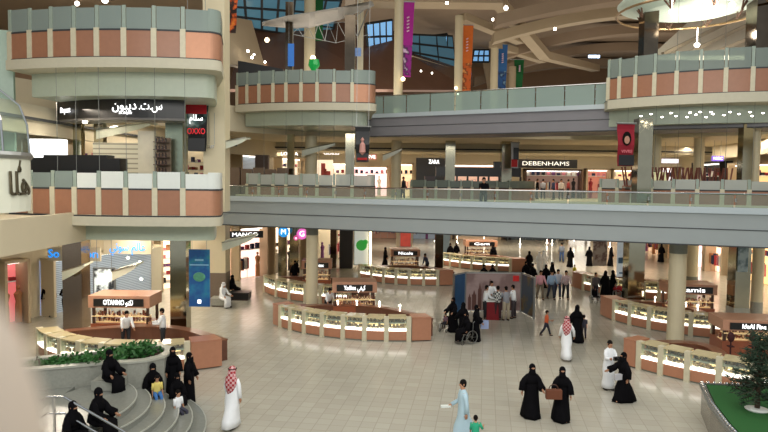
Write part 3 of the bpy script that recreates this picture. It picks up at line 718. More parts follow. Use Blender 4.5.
shop('dim bluish shop at the far back, left of the far jewellery counter sign', WG, 412, 452, 0, 4.3, (130, 140, 150), .4, 'racks', 12)
shop('dim shop behind the far jewellery counter sign', WG, 455, 500, 0, 4.3, (190, 160, 130), .4, 'shelves', 13)
shop('long dark store with small bright lamps at the far back, behind the walking crowd', WG, 505, 562, 0, 4.3, (60, 66, 66), .35, 'racks', 14, frame=BLACK)
shop('bright white doorway at the far back right of the dark store', WG, 566, 592, 0, 4.3, (250, 246, 235), 1.2, 'racks', 15)
shop('warm lit shop at the far back behind the white hanging poster', WG, 602, 640, 0, 4.3, (235, 205, 170), .6, 'racks', 16)
shop('warm shop at the right wing seen between two columns', WG, 646, 672, 0, 3.8, (240, 200, 160), .7, 'racks', 17)
shop('pink and white lit shop at the right wing behind the cream column', WG, 700, 718, 0, 4.0, (255, 216, 214), 2.2, 'racks', 18)
shop('bright orange pink lit clothes shop at the right wing', WG, 720, 738, 0, 3.9, (255, 206, 176), 2.3, 'racks', 19)
shop('yellow lit shop at the right edge of the ground floor', WG, 744, 790, 0, 3.8, (255, 214, 150), 1.2, 'racks', 20)
for i, (px, py, Y) in enumerate([(435, 241, 70), (457, 243, 70), (484, 246, 70), (520, 244, 70), (547, 243, 70), (552, 244, 71), (574, 240, 70), (610, 247, 60)]):
    p = dep(px, py, Y); s = MB(); s.lathe([(.04, p.z - .08), (.11, p.z), (.04, p.z + .08)], 8, (p.x, p.y)); s.tube([(p.x, p.y, p.z), (p.x, p.y, 4.7)], .01, 4)
    tag(s.build('spot_lamp', LAMP), 'small bright round lamp far back under the lower gallery', 'lamp', 'far ground floor lamps')
# upper floor shops
W2 = W2L + [(25.5, 57), (24.6, 44), (28, 12)]; W2B = W2; W2R = W2
shop('long white lit shop front above the black counter at the far left, upper floor', W2, 20, 61, 5.5, 8.5, (235, 236, 235), .6, 'racks', 21)
p0 = dep(28, 140, 24.5); p1 = dep(61, 141, 24.5)
s = MB(); s.prism([(p0.x, p0.y), (p1.x, p1.y), (p1.x, p1.y + .5), (p0.x, p0.y + .5)], 7.62, 8.32)
tag(s.build('light_box', mat('white_canopy', (246, 248, 246), .5, emit=2.2, noise=.02)), 'bright white lit canopy box at left behind the black counter', 'light box')
shop('beige shop hidden behind the left balcony shelving', W2, 66, 205, 5.5, 8.9, (214, 196, 160), .35, 'shelves', 22)
shop('brown shuttered shop left of the middle balcony', W2, 229, 262, 5.5, 8.6, (150, 120, 90), .4, 'shutter', 23)
shop('bright shop with white lettering behind the middle balcony, left part', W2, 270, 296, 5.5, 8.6, (235, 220, 195), 1.0, 'shelves', 24)
shop('shop behind the middle balcony column with teal display', W2, 298, 318, 5.5, 8.5, (180, 196, 190), .8, 'shelves', 25)
shop('bright shop front right of the cream column on the middle balcony', W2B, 318, 349, 5.5, 8.3, (245, 226, 196), 1.0, 'racks', 26)
shop('pink lit clothes shop right of the black hanging poster', W2B, 352, 388, 5.5, 8.0, (255, 206, 206), 1.5, 'racks', 27)
shop('cream lit narrow shop between the pale column and the black shop', W2B, 391, 413, 5.5, 8.3, (248, 214, 170), 1.0, 'racks', 28)
shop('store with warm display right of the black shop', W2B, 448, 506, 5.5, 8.3, (210, 170, 150), .7, 'racks', 29)
shop('wide pink lit department store entrance under the big black sign', W2B, 522, 578, 5.5, 7.9, (150, 122, 112), .35, 'racks', 30, frame=DARKBR)
shop('reddish shop behind the first chairs of the right balcony', W2B, 582, 606, 5.5, 8.0, (190, 120, 100), .55, 'racks', 31)
shop('warm lit shop right of the reddish one on the upper floor', W2B, 608, 630, 5.5, 8.0, (240, 210, 160), .9, 'racks', 32)
shop('white lit shop behind the upturned chairs', W2R, 654, 682, 5.5, 8.2, (240, 232, 236), 1.0, 'racks', 33)
shop('dark shop with the small bright sign at the right', W2R, 704, 734, 5.5, 8.4, (40, 34, 34), .3, 'racks', 34, frame=BLACK)
shop('warm yellow shop at the right edge of the upper floor', W2R, 740, 790, 5.5, 8.2, (245, 205, 140), .9, 'racks', 35)
sign_at('wide black sign reading DEBENHAMS in pale letters', 'DEBENHAMS', 514, 577, 159.5, 168, 54.5, BLACK, mat('pale_letters', (230, 230, 220), .5, emit=.9, noise=0), w=.74, h=.5)
sign_at('white lettered sign on the pink lit clothes shop', 'AXVE', 362, 377, 154, 160, 55.4, mat('pink_board', (206, 150, 140), .5), LETTERW, w=.8)
sign_at('white lettered sign over the shop right of the middle balcony column', 'GUESS', 322, 341, 151, 156, 55.4, CREAMW, LETTERW, board=False)
sign_at('white lettered sign behind the middle balcony, left of its cream column', 'LOVISA', 279, 300, 151, 157, 49, CREAMW, LETTERW, board=False)
r_ = sign_at('black block shop wall with small pale letters ZARA beside the black shelving', 'ZARA', 416, 446, 158, 196, 54.6, BLACK, LETTERW, w=.34, h=.0001, both=[])
c_ = dep(434, 162, 54.5); text('ZARA', tuple(c_), .5, LETTERW, r_, width=.9)
sign_at('glowing violet white sign with letters on the dark right hand shop', 'HSBC', 712, 723, 156, 161, 40, mat('violet_glow', (120, 90, 200), .4, emit=1.4, noise=0), LETTERW, w=.8)
sign_at('glowing white sign behind the chairs on the right balcony', 'Sound', 662, 678, 159, 163, 42, mat('white_glow', (240, 236, 250), .4, emit=1.6, noise=0), mat('violet_letter', (150, 120, 190), .5, emit=.5, noise=0), w=.8)
sign_at('small lettered sign on the glass wing at the left of the bridge end', 'SUIT', 207, 216, 144, 150, 26.6, CREAMW, CHROME, board=False)
flat_panel('lit_poster', 'white poster with dark red figures behind the middle balcony', 316, 333, 160, 182, 50, mat('figure_poster', (232, 214, 190), .5, emit=.7, noise=.05), 'poster',
           deco=[(.3, .55, .3, .85, mat('dark_red', (140, 50, 44), .6)), (.5, .62, .1, .6, MATS['dark_red']), (.62, .85, .2, .5, MATS['dark_red'])])
# =================================================================== BANNERS AND POSTERS
def banner(label, px0, px1, py0, py1, Y, m, taper=.15, lower=None, cat='banner', name='hanging_banner', group=None, th=.03, top_z=None):
    c = dep((px0 + px1) / 2, (py0 + py1) / 2, Y); W = (px1 - px0) / F * Y; H = (py1 - py0) / F * Y; z0, z1 = c.z - H / 2, c.z + H / 2
    root = empty(name, (c.x, c.y, z1), label, cat, group)
    def xs(v): k = 1 - taper * (1 - v); return c.x - W / 2 * k, c.x + W / 2 * k
    def quad(v0, v1, mm, nm, y=0):
        s = MB(); n = 8; vs = []
        for i in range(n + 1):
            v = v0 + (v1 - v0) * i / n; a, b_ = xs(v); z = z0 + H * v; yy = c.y + .06 * math.sin(v * 9) + y
            vs += [(a, yy, z), (b_, yy + .05, z), (b_, yy + .05 + th, z), (a, yy + th, z)]
        fs = [(0, 1, 2, 3), (4 * n + 3, 4 * n + 2, 4 * n + 1, 4 * n)]
        for i in range(n):
            for k in range(4): fs.append((4 * i + k, 4 * i + 4 + k, 4 * i + 4 + (k + 1) % 4, 4 * i + (k + 1) % 4))
        s.add(vs, fs); return s.build(nm, mm, root)
    quad(0, 1, m, 'cloth')
    if lower: quad(.02, .42, lower, 'printed_lower_part', -.035)
    s = MB(); s.tube([(c.x - W / 2 - (.45 if name == 'hanging_banner' else .05), c.y, z1 + .02), (c.x + W / 2 + .05, c.y + .05, z1 + .02)], .04, 6)
    if name != 'hanging_banner' or Y < 50: hang_ends(s, c.x, W * .4, c.y, z1, top_z)
    s.build('rod', STEEL, root)
    return root, c, W, H
PUR = cloth('purple_cloth', (176, 40, 150)); ORA = cloth('orange_cloth', (214, 110, 44)); BLU = cloth('blue_cloth', (48, 100, 160)); GRE = cloth('green_cloth', (18, 92, 44))
for (lab, a, t, dy) in [('tall purple banner beside the pale column', (401, 414, 3, 76, 45, PUR, .45, pattern_mat('purple_print', 'blobs', (150, 40, 140), (60, 30, 70), 2.5, c3=(220, 190, 220))), 'NEW', 0),
                 ('tall orange banner between two pale columns', (460, 473, 26, 90, 54, ORA, .3, pattern_mat('orange_print', 'blobs', (200, 96, 40), (110, 50, 26), 2.2, c3=(230, 160, 90))), 'SUMMER', 0),
                 ('blue banner right of the orange one', (496.5, 507.5, 45, 90, 60, BLU, .25, pattern_mat('blue_print', 'blobs', (40, 84, 140), (20, 40, 80), 2, c3=(120, 160, 190))), 'SPRING', 0),
                 ('green banner farthest away on the upper floor', (514, 524, 60, 89, 66, GRE, .3, None), 'SALE', 0),
                 ('orange banner with black pattern top left above the round balcony', (219, 238, -12, 32, 29, pattern_mat('orange_black_print', 'blobs', (40, 22, 14), (200, 84, 26), 3.2, c3=(226, 130, 40)), .3, None), '', 0),
                 ('green banner above the middle balcony', (314, 323, -10, 40, 46, GRE, .1, None), '', 0)]:
    r_, c_, W_, H_ = banner(lab, *a)
    if t:
        for q_ in range(5):
            s = MB(); s.tube([(c_.x - .06, c_.y - .13, c_.z + H_ * (.1 + .045 * q_)), (c_.x + .1, c_.y - .13, c_.z + H_ * (.115 + .045 * q_))], .05, 6); s.build('printed_mark', mat('banner_mark', (222, 190, 206), .7, noise=0), r_)
s = MB(); c_ = dep(314, 67, 40); s.lathe([(.02, c_.z - .45), (.36, c_.z + .1), (.3, c_.z + .45), (.02, c_.z + .5)], 8, (c_.x, c_.y)); s.tube([(c_.x, c_.y, Z3), (c_.x, c_.y, c_.z)], .03, 6)
tag(s.build('green_lantern', mat('green_lantern', (30, 150, 70), .2, emit=.5, noise=.2, scale=4)), 'small green lantern above the middle balcony glass', 'lantern')
r_, c_, W_, H_ = banner('red, black and teal film poster hanging by the cream column at left', 186, 208, 100, 151, 26.2, pattern_mat('film_poster', 'blobs', (18, 22, 24), (70, 96, 92), 1.6, c3=(200, 210, 206)), .25, cat='poster', name='hanging_poster')
for (v0, v1, mm, nm) in [(.72, 1.0, cloth('poster_red', (178, 26, 38)), 'red_heading'), (.0, .25, BLACK, 'black_foot')]:
    s = MB(); k = 1 - .25 * (1 - (v0 + v1) / 2); s.obox((c_.x, c_.y - .1, c_.z - H_ / 2 + H_ * (v0 + v1) / 2), W_ * k * .96, .02, H_ * (v1 - v0)); s.build(nm, mm, r_)
text('OXXO', (c_.x, c_.y - .12, c_.z - H_ * .12), .34, mat('red_letter', (220, 30, 44), .5, emit=.6, noise=0), r_, width=W_ * .8)
text(ar('سلام'), (c_.x - .0, c_.y - .12, c_.z + H_ * .14), .34, LETTERW, r_, width=W_ * .6)
r_, c_, W_, H_ = banner('black hanging poster with a pale figure, right of the middle balcony', 355, 370, 127, 162, 33.5, BLACK, .18, cat='poster', name='hanging_poster')
s = MB(); s.lathe([(.02, c_.z - .55), (.17, c_.z - .4), (.14, c_.z), (.05, c_.z + .12), (.1, c_.z + .25), (.02, c_.z + .36)], 10, (c_.x, c_.y - .1)); s.build('printed_figure', mat('pale_print', (206, 150, 140), .6), r_)
s = MB(); s.obox((c_.x, c_.y - .1, c_.z - .75), .5, .02, .12); s.build('red_caption', cloth('caption_red', (180, 40, 40)), r_)
r_, c_, W_, H_ = banner('red and black hanging poster with a face beside the mirrored column', 617, 635, 124, 166, 28.8, cloth('dark_crimson', (140, 22, 40)), .15, cat='poster', name='hanging_poster')
s = MB(); s.obox((c_.x, c_.y - .11, c_.z - H_ * .36), W_ * .84, .02, H_ * .25); s.build('black_foot', BLACK, r_)
s = MB(); s.ell((c_.x, c_.y - .08, c_.z + .28), .2, .03, .32, 12); s.build('printed_hair', HAIR, r_)
s = MB(); s.ell((c_.x, c_.y - .11, c_.z + .22), .12, .03, .18, 12); s.build('printed_face', cloth('face_print', (176, 130, 110)), r_)
text('VIVRE', (c_.x, c_.y - .13, c_.z - .3), .2, mat('pale_red_letter', (226, 120, 130), .5, noise=0), r_, width=W_ * .6)
r_, c_, W_, H_ = banner('hanging poster of a dark figure and red shape right of the black shelving', 511, 519, 143, 168, 42, mat('pale_grey_print', (176, 180, 186), .6), .1, cat='poster', name='hanging_poster')
s = MB(); s.obox((c_.x + .05, c_.y - .1, c_.z + .1), .35, .02, .8); s.build('printed_figure', BLACK, r_)
s = MB(); s.obox((c_.x - .05, c_.y - .1, c_.z - .5), .4, .02, .5); s.build('red_print', cloth('caption_red2', (176, 40, 44)), r_)
SEA = pattern_mat('sea_print', 'blobs', (20, 78, 138), (30, 108, 150), 1.2, .4, .12, c3=(50, 140, 120))
r_, c_, W_, H_ = flat_panel('hanging_poster', 'tall blue sea coloured poster on the ground floor beside the mirrored column', 189, 210, 249, 307, 26.6, SEA, 'poster',
    deco=[(.42, .58, .06, .12, LETTERW, 'round_mark'), (.05, .95, .72, .74, mat('pale_blue_line', (140, 190, 220), .5, noise=0), 'caption'), (.3, .7, .8, .83, MATS['pale_blue_line'], 'caption')])
s = MB(); s.ell((c_.x, c_.y - .04, c_.z + .05), .26, .03, .2, 12); s.build('island_print', mat('teal_print', (80, 150, 120), .5, noise=.3, scale=8), r_)
flat_panel('lit_poster', 'white and black swirling lit poster in front of the shuttered shop', 94, 115, 268, 304, 28.6, pattern_mat('swirl_print', 'blobs', (226, 234, 232), (30, 34, 36), 1.3, .4, .7), 'poster', edge=STEEL)
flat_panel('lit_poster', 'long white poster hanging left of the mirrored column on the ground floor', 617, 629, 238, 277, 35.5, mat('white_blue_print', (206, 216, 222), .5, emit=.25, noise=.08), 'poster', deco=[(.1, .9, .35, .5, mat('blue_print2', (90, 130, 170), .5), 'blue_print'), (.2, .8, .08, .12, MATS['blue_print2'], 'caption')])
flat_panel('hanging_poster', 'greyish pink poster panel left of the long white poster', 593, 607, 238, 266, 42, pattern_mat('grey_pink_print', 'blobs', (170, 160, 156), (110, 84, 84), 1.5, c3=(206, 200, 196)), 'poster')
flat_panel('hanging_poster', 'bluish grey poster panel below the lower bridge at far right', 738, 748, 243, 272, 30, pattern_mat('blue_grey_print', 'blobs', (150, 166, 172), (90, 110, 116), 2), 'poster')
flat_panel('hanging_poster', 'blue vertical poster beside the narrow mirror column on the middle balcony', 288, 294, 44, 66, 40.6, mat('blue_lit_print', (46, 110, 190), .5, emit=.4, noise=.1), 'poster')
flat_panel('hanging_poster', 'blue and white small sign high on the pale column of the middle balcony', 354, 361, 48, 56, 42, mat('blue_white_print', (110, 140, 190), .5, emit=.3, noise=.3, scale=5), 'poster')
# =================================================================== JEWELLERY COUNTERS
GLOWSHELF = mat('glowing_shelf', (255, 248, 236), .5, emit=2.4, noise=0)
def counter(where, pts, posts, H=1.05, block0=True, block1=True, back=True, depth=.7, cont=None, grp=None, depthback=.0):
    P = [at(x, y, z) for x, y, z in pts]; c, r = circ3(*P)
    A = [ray_arc_ground(px, c, r) for px in posts]
    a0 = math.atan2(P[0].y - c[1], P[0].x - c[0]); a1 = math.atan2(P[2].y - c[1], P[2].x - c[0])
    n = len(A) - 1
    for i in range(n):
        a, b_ = A[i], A[i + 1]; g = .06 / r; m_ = (a + b_) / 2; q = pol(c, r - depth / 2, m_)
        root = empty('display_case', (q[0], q[1], 0), '%s jewellery case from the left, %s' % (ORD[i], where), 'display case', grp)
        s = MB(); s.sector(c, r - depth, r - .02, a + g, b_ - g, .06, .46, 3); s.build('base', TERRA2, root)
        s = MB(); s.sector(c, r - depth, r - .06, a + g, b_ - g, 0, .06, 3); s.build('plinth', GREYCAP, root)
        s = MB(); s.sector(c, r - depth + .06, r + .01, a + g, b_ - g, .46, .55, 3); s.build('glowing_shelf', GLOWSHELF, root)
        s = MB(); s.sector(c, r - depth, r - depth + .05, a + g, b_ - g, .46, H - .06, 3); s.build('back_panel', CASEIN, root)
        s = MB(); s.sector(c, r - depth + .05, r - .12, a + g, b_ - g, .76, .78, 3); sh = s.build('inner_shelf', WHITEP, root)
        s = MB(); rn = random.Random(i * 7 + int(posts[0]))
        for lv, dd in ((.555, .16), (.78, .3)):
            for k in range(9):
                t = a + g * 2 + (b_ - a - 4 * g) * (k + .5) / 9; q = pol(c, r - dd - rn.uniform(0, .14), t)
                hh = rn.uniform(.07, .19); s.obox((q[0], q[1], lv + hh / 2), .1, .06, hh, t + PI / 2)
        s.build('jewellery', GOODS1, root)
        s = MB(); s.sector(c, r - .025, r, a + g, b_ - g, .52, H - .05, 3); s.build('glass', GLASSC, root)
        s = MB(); s.sector(c, r - depth, r + .02, a + g, b_ - g, H - .05, H, 3); s.build('top', mat('pale_glass_top', (205, 190, 150), .12, noise=.03), root)
        s = MB(); q = pol(c, r - .08, a); s.obox((q[0], q[1], 0), .2, .24, H + .02, a + PI / 2, base=True); s.build('post', CREAMP, root)
        if i == n - 1:
            s = MB(); q = pol(c, r - .08, b_); s.obox((q[0], q[1], 0), .2, .24, H + .02, b_ + PI / 2, base=True); s.build('post', CREAMP, root)
    g = .14 / r
    for k, (ok, u, v) in enumerate(((block0, a0, A[0] - g), (block1, A[-1] + g, a1))):
        if ok and v - u > .02:
            q = pol(c, r - depth / 2, (u + v) / 2)
            root = empty('end_cabinet', (q[0], q[1], 0), 'terracotta end cabinet at the %s of the %s' % (('left', 'right')[k], where), 'cabinet', 'end cabinets of the counters')
            s = MB(); s.sector(c, r - depth - .1, r, u, v, .05, H - .04, 5); s.build('body', TERRA2, root)
            s = MB(); s.sector(c, r - depth - .12, r + .02, u, v, H - .04, H, 5); s.build('top', mat('terracotta_top', (176, 120, 92), .3), root)
    if back:
        Pa = pol(c, r, a0); Pb = pol(c, r, a1); dx, dy = Pb[0] - Pa[0], Pb[1] - Pa[1]; L = math.hypot(dx, dy)
        nx, ny = -dy / L, dx / L; N = 24; path = []; bulge = back
        for i in range(N + 1):
            u = i / N; w_ = math.sin(PI * u) * bulge; path.append((Pa[0] + dx * (.04 + .92 * u) + nx * (w_ + .75), Pa[1] + dy * (.04 + .92 * u) + ny * (w_ + .75)))
        root = empty('back_counter', (path[12][0], path[12][1], 0), 'low dark brown curved back counter of the %s' % where, 'counter')
        s = MB(); s.strip(path, 0, .76, .4); s.build('body', mat('brown_counter_body', (104, 66, 50), .35), root); s = MB(); s.strip(path, .76, .8, .46); s.build('worktop', mat('brown_worktop', (120, 76, 56), .3), root)
        for k, u in enumerate((.3, .45, .6, .75)):
            q = path[int(u * N)]; s = MB(); s.lathe([(.02, .8), (.02, .95), (.04, .99), (.04, 1.05), (.01, 1.07)], 8, q)
            if depthback: tag(s.build('counter_lamp', LAMP), 'small glowing lamp on the back counter, %s' % where, 'lamp', 'lamps on the ' + where)
    return c, r
def ray_arc_ground(px, c, r): return ray_arc(px, 320, c, r)
def kiosk_stand(where, pxc, wpx, Y, label_txt, rz=0, seedx=1, zt=1.95, boxh=.5, dpt=1.3, letters=None):
    p = dep(pxc, 300, Y); W = wpx / F * Y; c = (p.x, p.y)
    root = empty('kiosk_stand', (p.x, p.y, 0), 'wooden stand with black sign, %s' % where, 'stand')
    s = MB(); s.obox((p.x, p.y, 0), W, dpt, .75, rz, base=True); s.build('cabinet', WOODR, root)
    s = MB(); s.obox((p.x, p.y, zt - boxh), W + .1, dpt + .2, boxh, rz, base=True); s.build('canopy', mat('pale_terracotta', (190, 140, 112), .45), root)
    for sx in (-1, 1):
        for sy in (-1, 1):
            q = Vector((sx * (W / 2 - .1), sy * (dpt / 2 - .1), 0)); q.rotate(Matrix.Rotation(rz, 3, 'Z')); s = MB(); s.obox((p.x + q.x, p.y + q.y, .75), .1, .1, zt - boxh - .75, rz, base=True); s.build('upright', DARKBR, root)
    fx, fy = math.sin(rz), -math.cos(rz)
    s = MB(); o = dpt / 2 + .13; s.obox((p.x + fx * o, p.y + fy * o, zt - boxh / 2 - .02), W * .84, .06, boxh * .62, rz); sb = s.build('sign_board', BLACK, root)
    text(label_txt, (p.x + fx * (o + .04), p.y + fy * (o + .04), zt - boxh / 2 - .02), boxh * .62, LETTERW, root, rz, width=W * .5)
    rn = random.Random(seedx)
    for lv, dd in ((.75, .45), (1.05, .2)):
        s = MB(); s.obox((p.x + fx * (dpt / 2 - dd), p.y + fy * (dpt / 2 - dd), lv), W * .96, .4, .03, rz, base=True); s.build('shelf', mat('lit_shelf', (235, 205, 150), .4, emit=.4), root)
        s = MB()
        for k in range(int(W / .12)):
            x = -W / 2 + .1 + k * .12; q = Vector((x, -(dpt / 2 - dd) + rn.uniform(-.1, .1), 0)); q.rotate(Matrix.Rotation(rz, 3, 'Z'))
            hh = rn.uniform(.08, .24); s.obox((p.x + q.x, p.y + q.y, lv + .03), .07, .07, hh, rz, base=True)
        tag(s.build('trinkets', pattern_mat('trinkets_%d_%d' % (seedx, int(lv * 100)), 'goods', (120, 60, 40), (220, 190, 150), 9, .4, .1, c3=(70, 40, 34)), root), kind='stuff')
    return root
K1 = counter('centre jewellery counter', [(273, 325, 0), (350, 340, 0), (431, 341, 0)], [280, 290, 304, 322, 343, 364.5, 386.5, 409], back=1.7, grp='display cases of the centre counter', depthback=1)
K2 = counter('counter just behind the centre one', [(262, 290, 0), (300, 302, 0), (362, 306, 0)], [264, 276, 289, 305, 320, 334, 349], block0=False, block1=False, back=2.0, grp='display cases of the counter behind the centre one')
K3 = counter('counter in front of the far end column', [(358, 279, 0), (395, 284.5, 0), (453, 285.5, 0)], [359, 371, 383, 395.5, 408.5, 423, 437], block0=False, back=2.0, grp='display cases of the third centre counter')
K4 = counter('farthest small counter', [(441, 265, 0), (476, 270, 0), (526, 272.5, 0)], [442, 449, 459, 470.5, 482.5, 495.5, 509], block0=False, back=2.0, grp='display cases of the farthest counter')
K5 = counter('right counter around the big round column', [(600, 315, 0), (640, 328, 0), (705, 338, 0)], [613.5, 629.5, 649, 670, 691, 713, 736], block1=False, back=1.7, grp='display cases of the right middle counter', depthback=1)
K6 = counter('nearest right counter behind the turf planter', [(623, 365, 0), (662, 376, 0), (721, 389, 0)], [640, 662, 689, 721, 756, 795], block1=False, back=1.7, grp='display cases of the nearest right counter')
K7 = counter('far right counter behind the black clad group', [(572, 287, 0), (612, 296, 0), (672, 301, 0)], [582, 591, 601, 614, 628, 643, 658, 674], block1=False, back=1.5, grp='display cases of the far right counter')
K8 = counter('left counter behind the leafy planter', [(38, 344, .46), (110, 360.5, .46), (222, 367, 0)], [37, 45.5, 59, 78, 101, 129, 159, 187], block0=False, back=1.7, grp='display cases of the left counter')
kiosk_stand('centre jewellery counter', 354, 42, 31.5, 'Yadline ' + ar('كيفي'), .08, 1)
kiosk_stand('counter just behind the centre one', 317, 28, 39.5, 'Rodex', .05, 2)
kiosk_stand('counter in front of the far end column', 404, 28, 46.5, 'Nicole', .05, 3)
kiosk_stand('farthest small counter', 479, 30, 54, 'Gem', .05, 4)
kiosk_stand('right counter around the big round column', 687, 44, 32.0, 'Lamis', -.12, 5)
kiosk_stand('nearest right counter behind the turf planter', 752, 66, 25.3, 'IdeAl Fine ' + ar('ايدل'), -.12, 6, zt=1.62, boxh=.42)
kiosk_stand('left counter behind the leafy planter', 126, 58, 27.2, 'OTANNO ' + ar('تكنو'), .0, 8)
# red stools / small chairs on the nearest right counter
for i, (px, py) in enumerate([(731, 337), (753, 337)]):
    p = dep(px, py, 24.2); s = MB(); s.ell((p.x, p.y, p.z), .13, .13, .2, 10); s.tube([(p.x, p.y, 0), (p.x, p.y, p.z)], .03, 6)
    s.box(p.x - .1, p.x + .1, p.y - .1, p.y + .1, p.z - .38, p.z - .34)
    r_ = s.build('bust_display', mat('dark_red_velvet', (60, 20, 22), .8)); tag(r_, 'dark jewellery bust on the stand below the lit sign, %s of two' % ('left', 'right')[i], 'display bust', 'jewellery busts')
# =================================================================== PROMOTION BOOTH
pa = at(464, 309, 0); pb = at(521, 311, 0); YB = 33.6
PAN = mat('booth_white', (206, 206, 204), .5)
def wallpanel(name, label, A, B, h, m, frame=True, deco=None):
    A = Vector(A); B = Vector(B); mid = (A + B) / 2; d = (B - A).normalized(); n = Vector((d.y, -d.x)); rz = math.atan2(d.y, d.x)
    root = empty(name, (mid.x, mid.y, 0), label, 'partition', 'panels of the promotion booth'); L = (B - A).length
    s = MB(); s.prism([A, B, B - n * .06, A - n * .06], 0.03, h - .02); s.build('board', PAN, root)
    s = MB(); s.prism([A + d * .05 + n * .012, B - d * .05 + n * .012, B - d * .05, A + d * .05], .08, h - .08); s.build('mural', m, root)
    s = MB()
    for P in (A, B): s.obox((P.x, P.y, 0), .08, .1, h, rz, base=True)
    s.prism([A + n * .03, B + n * .03, B - n * .08, A - n * .08], h - .04, h); s.build('frame', STEEL, root)
    return root, A, d, n, L, rz
a_ = dep(465, 300, YB); b_ = dep(521, 300, YB); a2 = dep(453.5, 300, YB - .9); b2_ = dep(534, 300, YB - 1.7)
MUR = pattern_mat('dusk_mural', 'blobs', (150, 128, 124), (120, 96, 92), .7, .5, .08)
root, A_, d_, n_, L_, rz_ = wallpanel('booth_back_wall', 'back wall of the promotion booth with a city skyline mural', (a_.x, a_.y), (b_.x, b_.y), 2.12, MUR)
TOW = mat('tower_print', (98, 62, 54), .6)
for u, w_, h_ in [(.08, .1, .9), (.16, .14, 1.1), (.26, .12, 1.5), (.34, .08, 1.0), (.44, .10, 1.75), (.52, .09, 1.2), (.62, .16, .8), (.8, .14, .7)]:
    c_ = A_ + d_ * (u * L_) + n_ * .03; s = MB(); s.obox((c_.x, c_.y, .1), w_ * 1.6, .015, h_ * .75, rz_, base=True); s.tube([(c_.x, c_.y, .1 + h_ * .75), (c_.x, c_.y, .1 + h_ * .95)], [w_ * .5, .01], 6); s.build('printed_tower', TOW, root)
c_ = A_ + d_ * (.9 * L_) + n_ * .04; s = MB(); s.obox((c_.x, c_.y, 1.8), .32, .02, .3, rz_); s.build('red_mark', cloth('booth_red', (206, 44, 44)), root)
root, *_ = wallpanel('booth_side_wall', 'left side wall of the promotion booth with a blue print', (a2.x, a2.y), (a_.x, a_.y), 2.12, mat('blue_mural', (44, 84, 124), .5, noise=.15, scale=2))
root, *_ = wallpanel('booth_side_wall', 'right side wall of the promotion booth with a green and yellow landscape print', (b_.x, b_.y), (b2_.x, b2_.y), 2.12, pattern_mat('land_mural', 'blobs', (70, 84, 96), (120, 104, 60), 1.1, .5, 0, c3=(90, 60, 50)))
c_ = at(492, 319, 0); s = MB(); root = empty('promotion_desk', tuple(c_), 'red desk standing inside the promotion booth', 'desk')
s.obox((c_.x, c_.y, 0), .62, .5, .92, 0, base=True); s.build('body', cloth('desk_red', (122, 22, 30)), root); s = MB(); s.obox((c_.x, c_.y, .92), .7, .58, .05, 0, base=True); s.build('top', WHITEP, root)
# =================================================================== STEPS, PLANTERS
SC = (-9.0, 16.2)
for k in range(6):
    r0 = 4.3 - k * .36; z = .17 * (k + 1); s = MB()
    a0, a1 = -PI * .55, R(66)
    n = 30; prof = [pol(SC, r0, a0 + (a1 - a0) * i / n) for i in range(n + 1)] + [pol(SC, .3, a1), pol(SC, .3, a0)]
    s.prism(prof, .17 * k, z); o = struct(s.build('floor_step', GRANITE2))
    nz = MB(); nz.strip([pol(SC, r0 + .005, a0 + (a1 - a0) * i / n) for i in range(n + 1)], z - .03, z + .004, .03); nz.build('nosing', mat('pale_nosing', (176, 178, 168), .3), o)
s = MB(); s.prism([(-16, 8), (-8.6, 11), (-8.6, 18.2), (-12, 18.2), (-16, 16)], 0, 1.03); struct(s.build('floor_landing', GRANITE2))
# leafy planter
outer = [(-12.6, 16.3), (-10.4, 17.05), (-8.9, 17.6), (-7.93, 18.0), (-7.3, 18.1), (-6.85, 18.3), (-6.55, 18.7), (-6.48, 19.2), (-6.65, 19.65), (-7.05, 19.9), (-7.6, 19.8), (-8.3, 19.35), (-9.2, 18.8), (-10.4, 18.2), (-12.6, 17.4)]
root = empty('stone_planter', (-8.5, 18.6, 0), 'long grey granite planter with a rounded end behind the curved steps', 'planter')
pc = outer + [outer[0]]
s = MB(); s.strip(pc, 0, 1.58, .2); s.build('wall', GRANITE, root)
s = MB(); s.strip(pc, 1.58, 1.64, .28); s.build('coping', mat('pale_coping', (172, 172, 160), .3), root)
s = MB(); s.prism(outer, 1.2, 1.45); s.build('soil', BARK, root)
def leaf_clump(mb, c, n, spread, h, rn, size=.14):
    for i in range(n):
        a = rn.uniform(0, 2 * PI); l = rn.uniform(.2, 1) * spread; p = Vector((c[0] + math.cos(a) * l * .5, c[1] + math.sin(a) * l * .5, c[2] + rn.uniform(.1, 1) * h))
        d = Vector((rn.uniform(-1, 1), rn.uniform(-1, 1), rn.uniform(-.2, .9))).normalized(); u = d.orthogonal().normalized() * size * .35; t = p + d * size
        m_ = p + d * size * .5
        mb.add([p, m_ + u, t, m_ - u], [(0, 1, 2, 3)])
rn = random.Random(5); N = 0
for k in range(28):
    u = (k + rn.random()) / 28; bx = -7.0 - 5.0 * u; yc = 18.95 - .42 * 5.0 * u * .95 if u > .12 else 19.0; p = Vector((bx, yc + rn.uniform(-.45, .5) * (1 - u * .55)))
    root = empty('leafy_plant', (p.x, p.y, 1.45), 'low bushy green plant growing in the stone planter', 'plant', 'green plants in the stone planter')
    s = MB(); s.tube([(p.x, p.y, 1.45), (p.x + .03, p.y, 1.75)], .02, 5); s.build('stem', BARK, root)
    s = MB(); leaf_clump(s, (p.x, p.y, 1.46), 120, .75 - .3 * u, max(.12, .42 - .5 * u), rn, .13); s.build('foliage', LEAF, root)
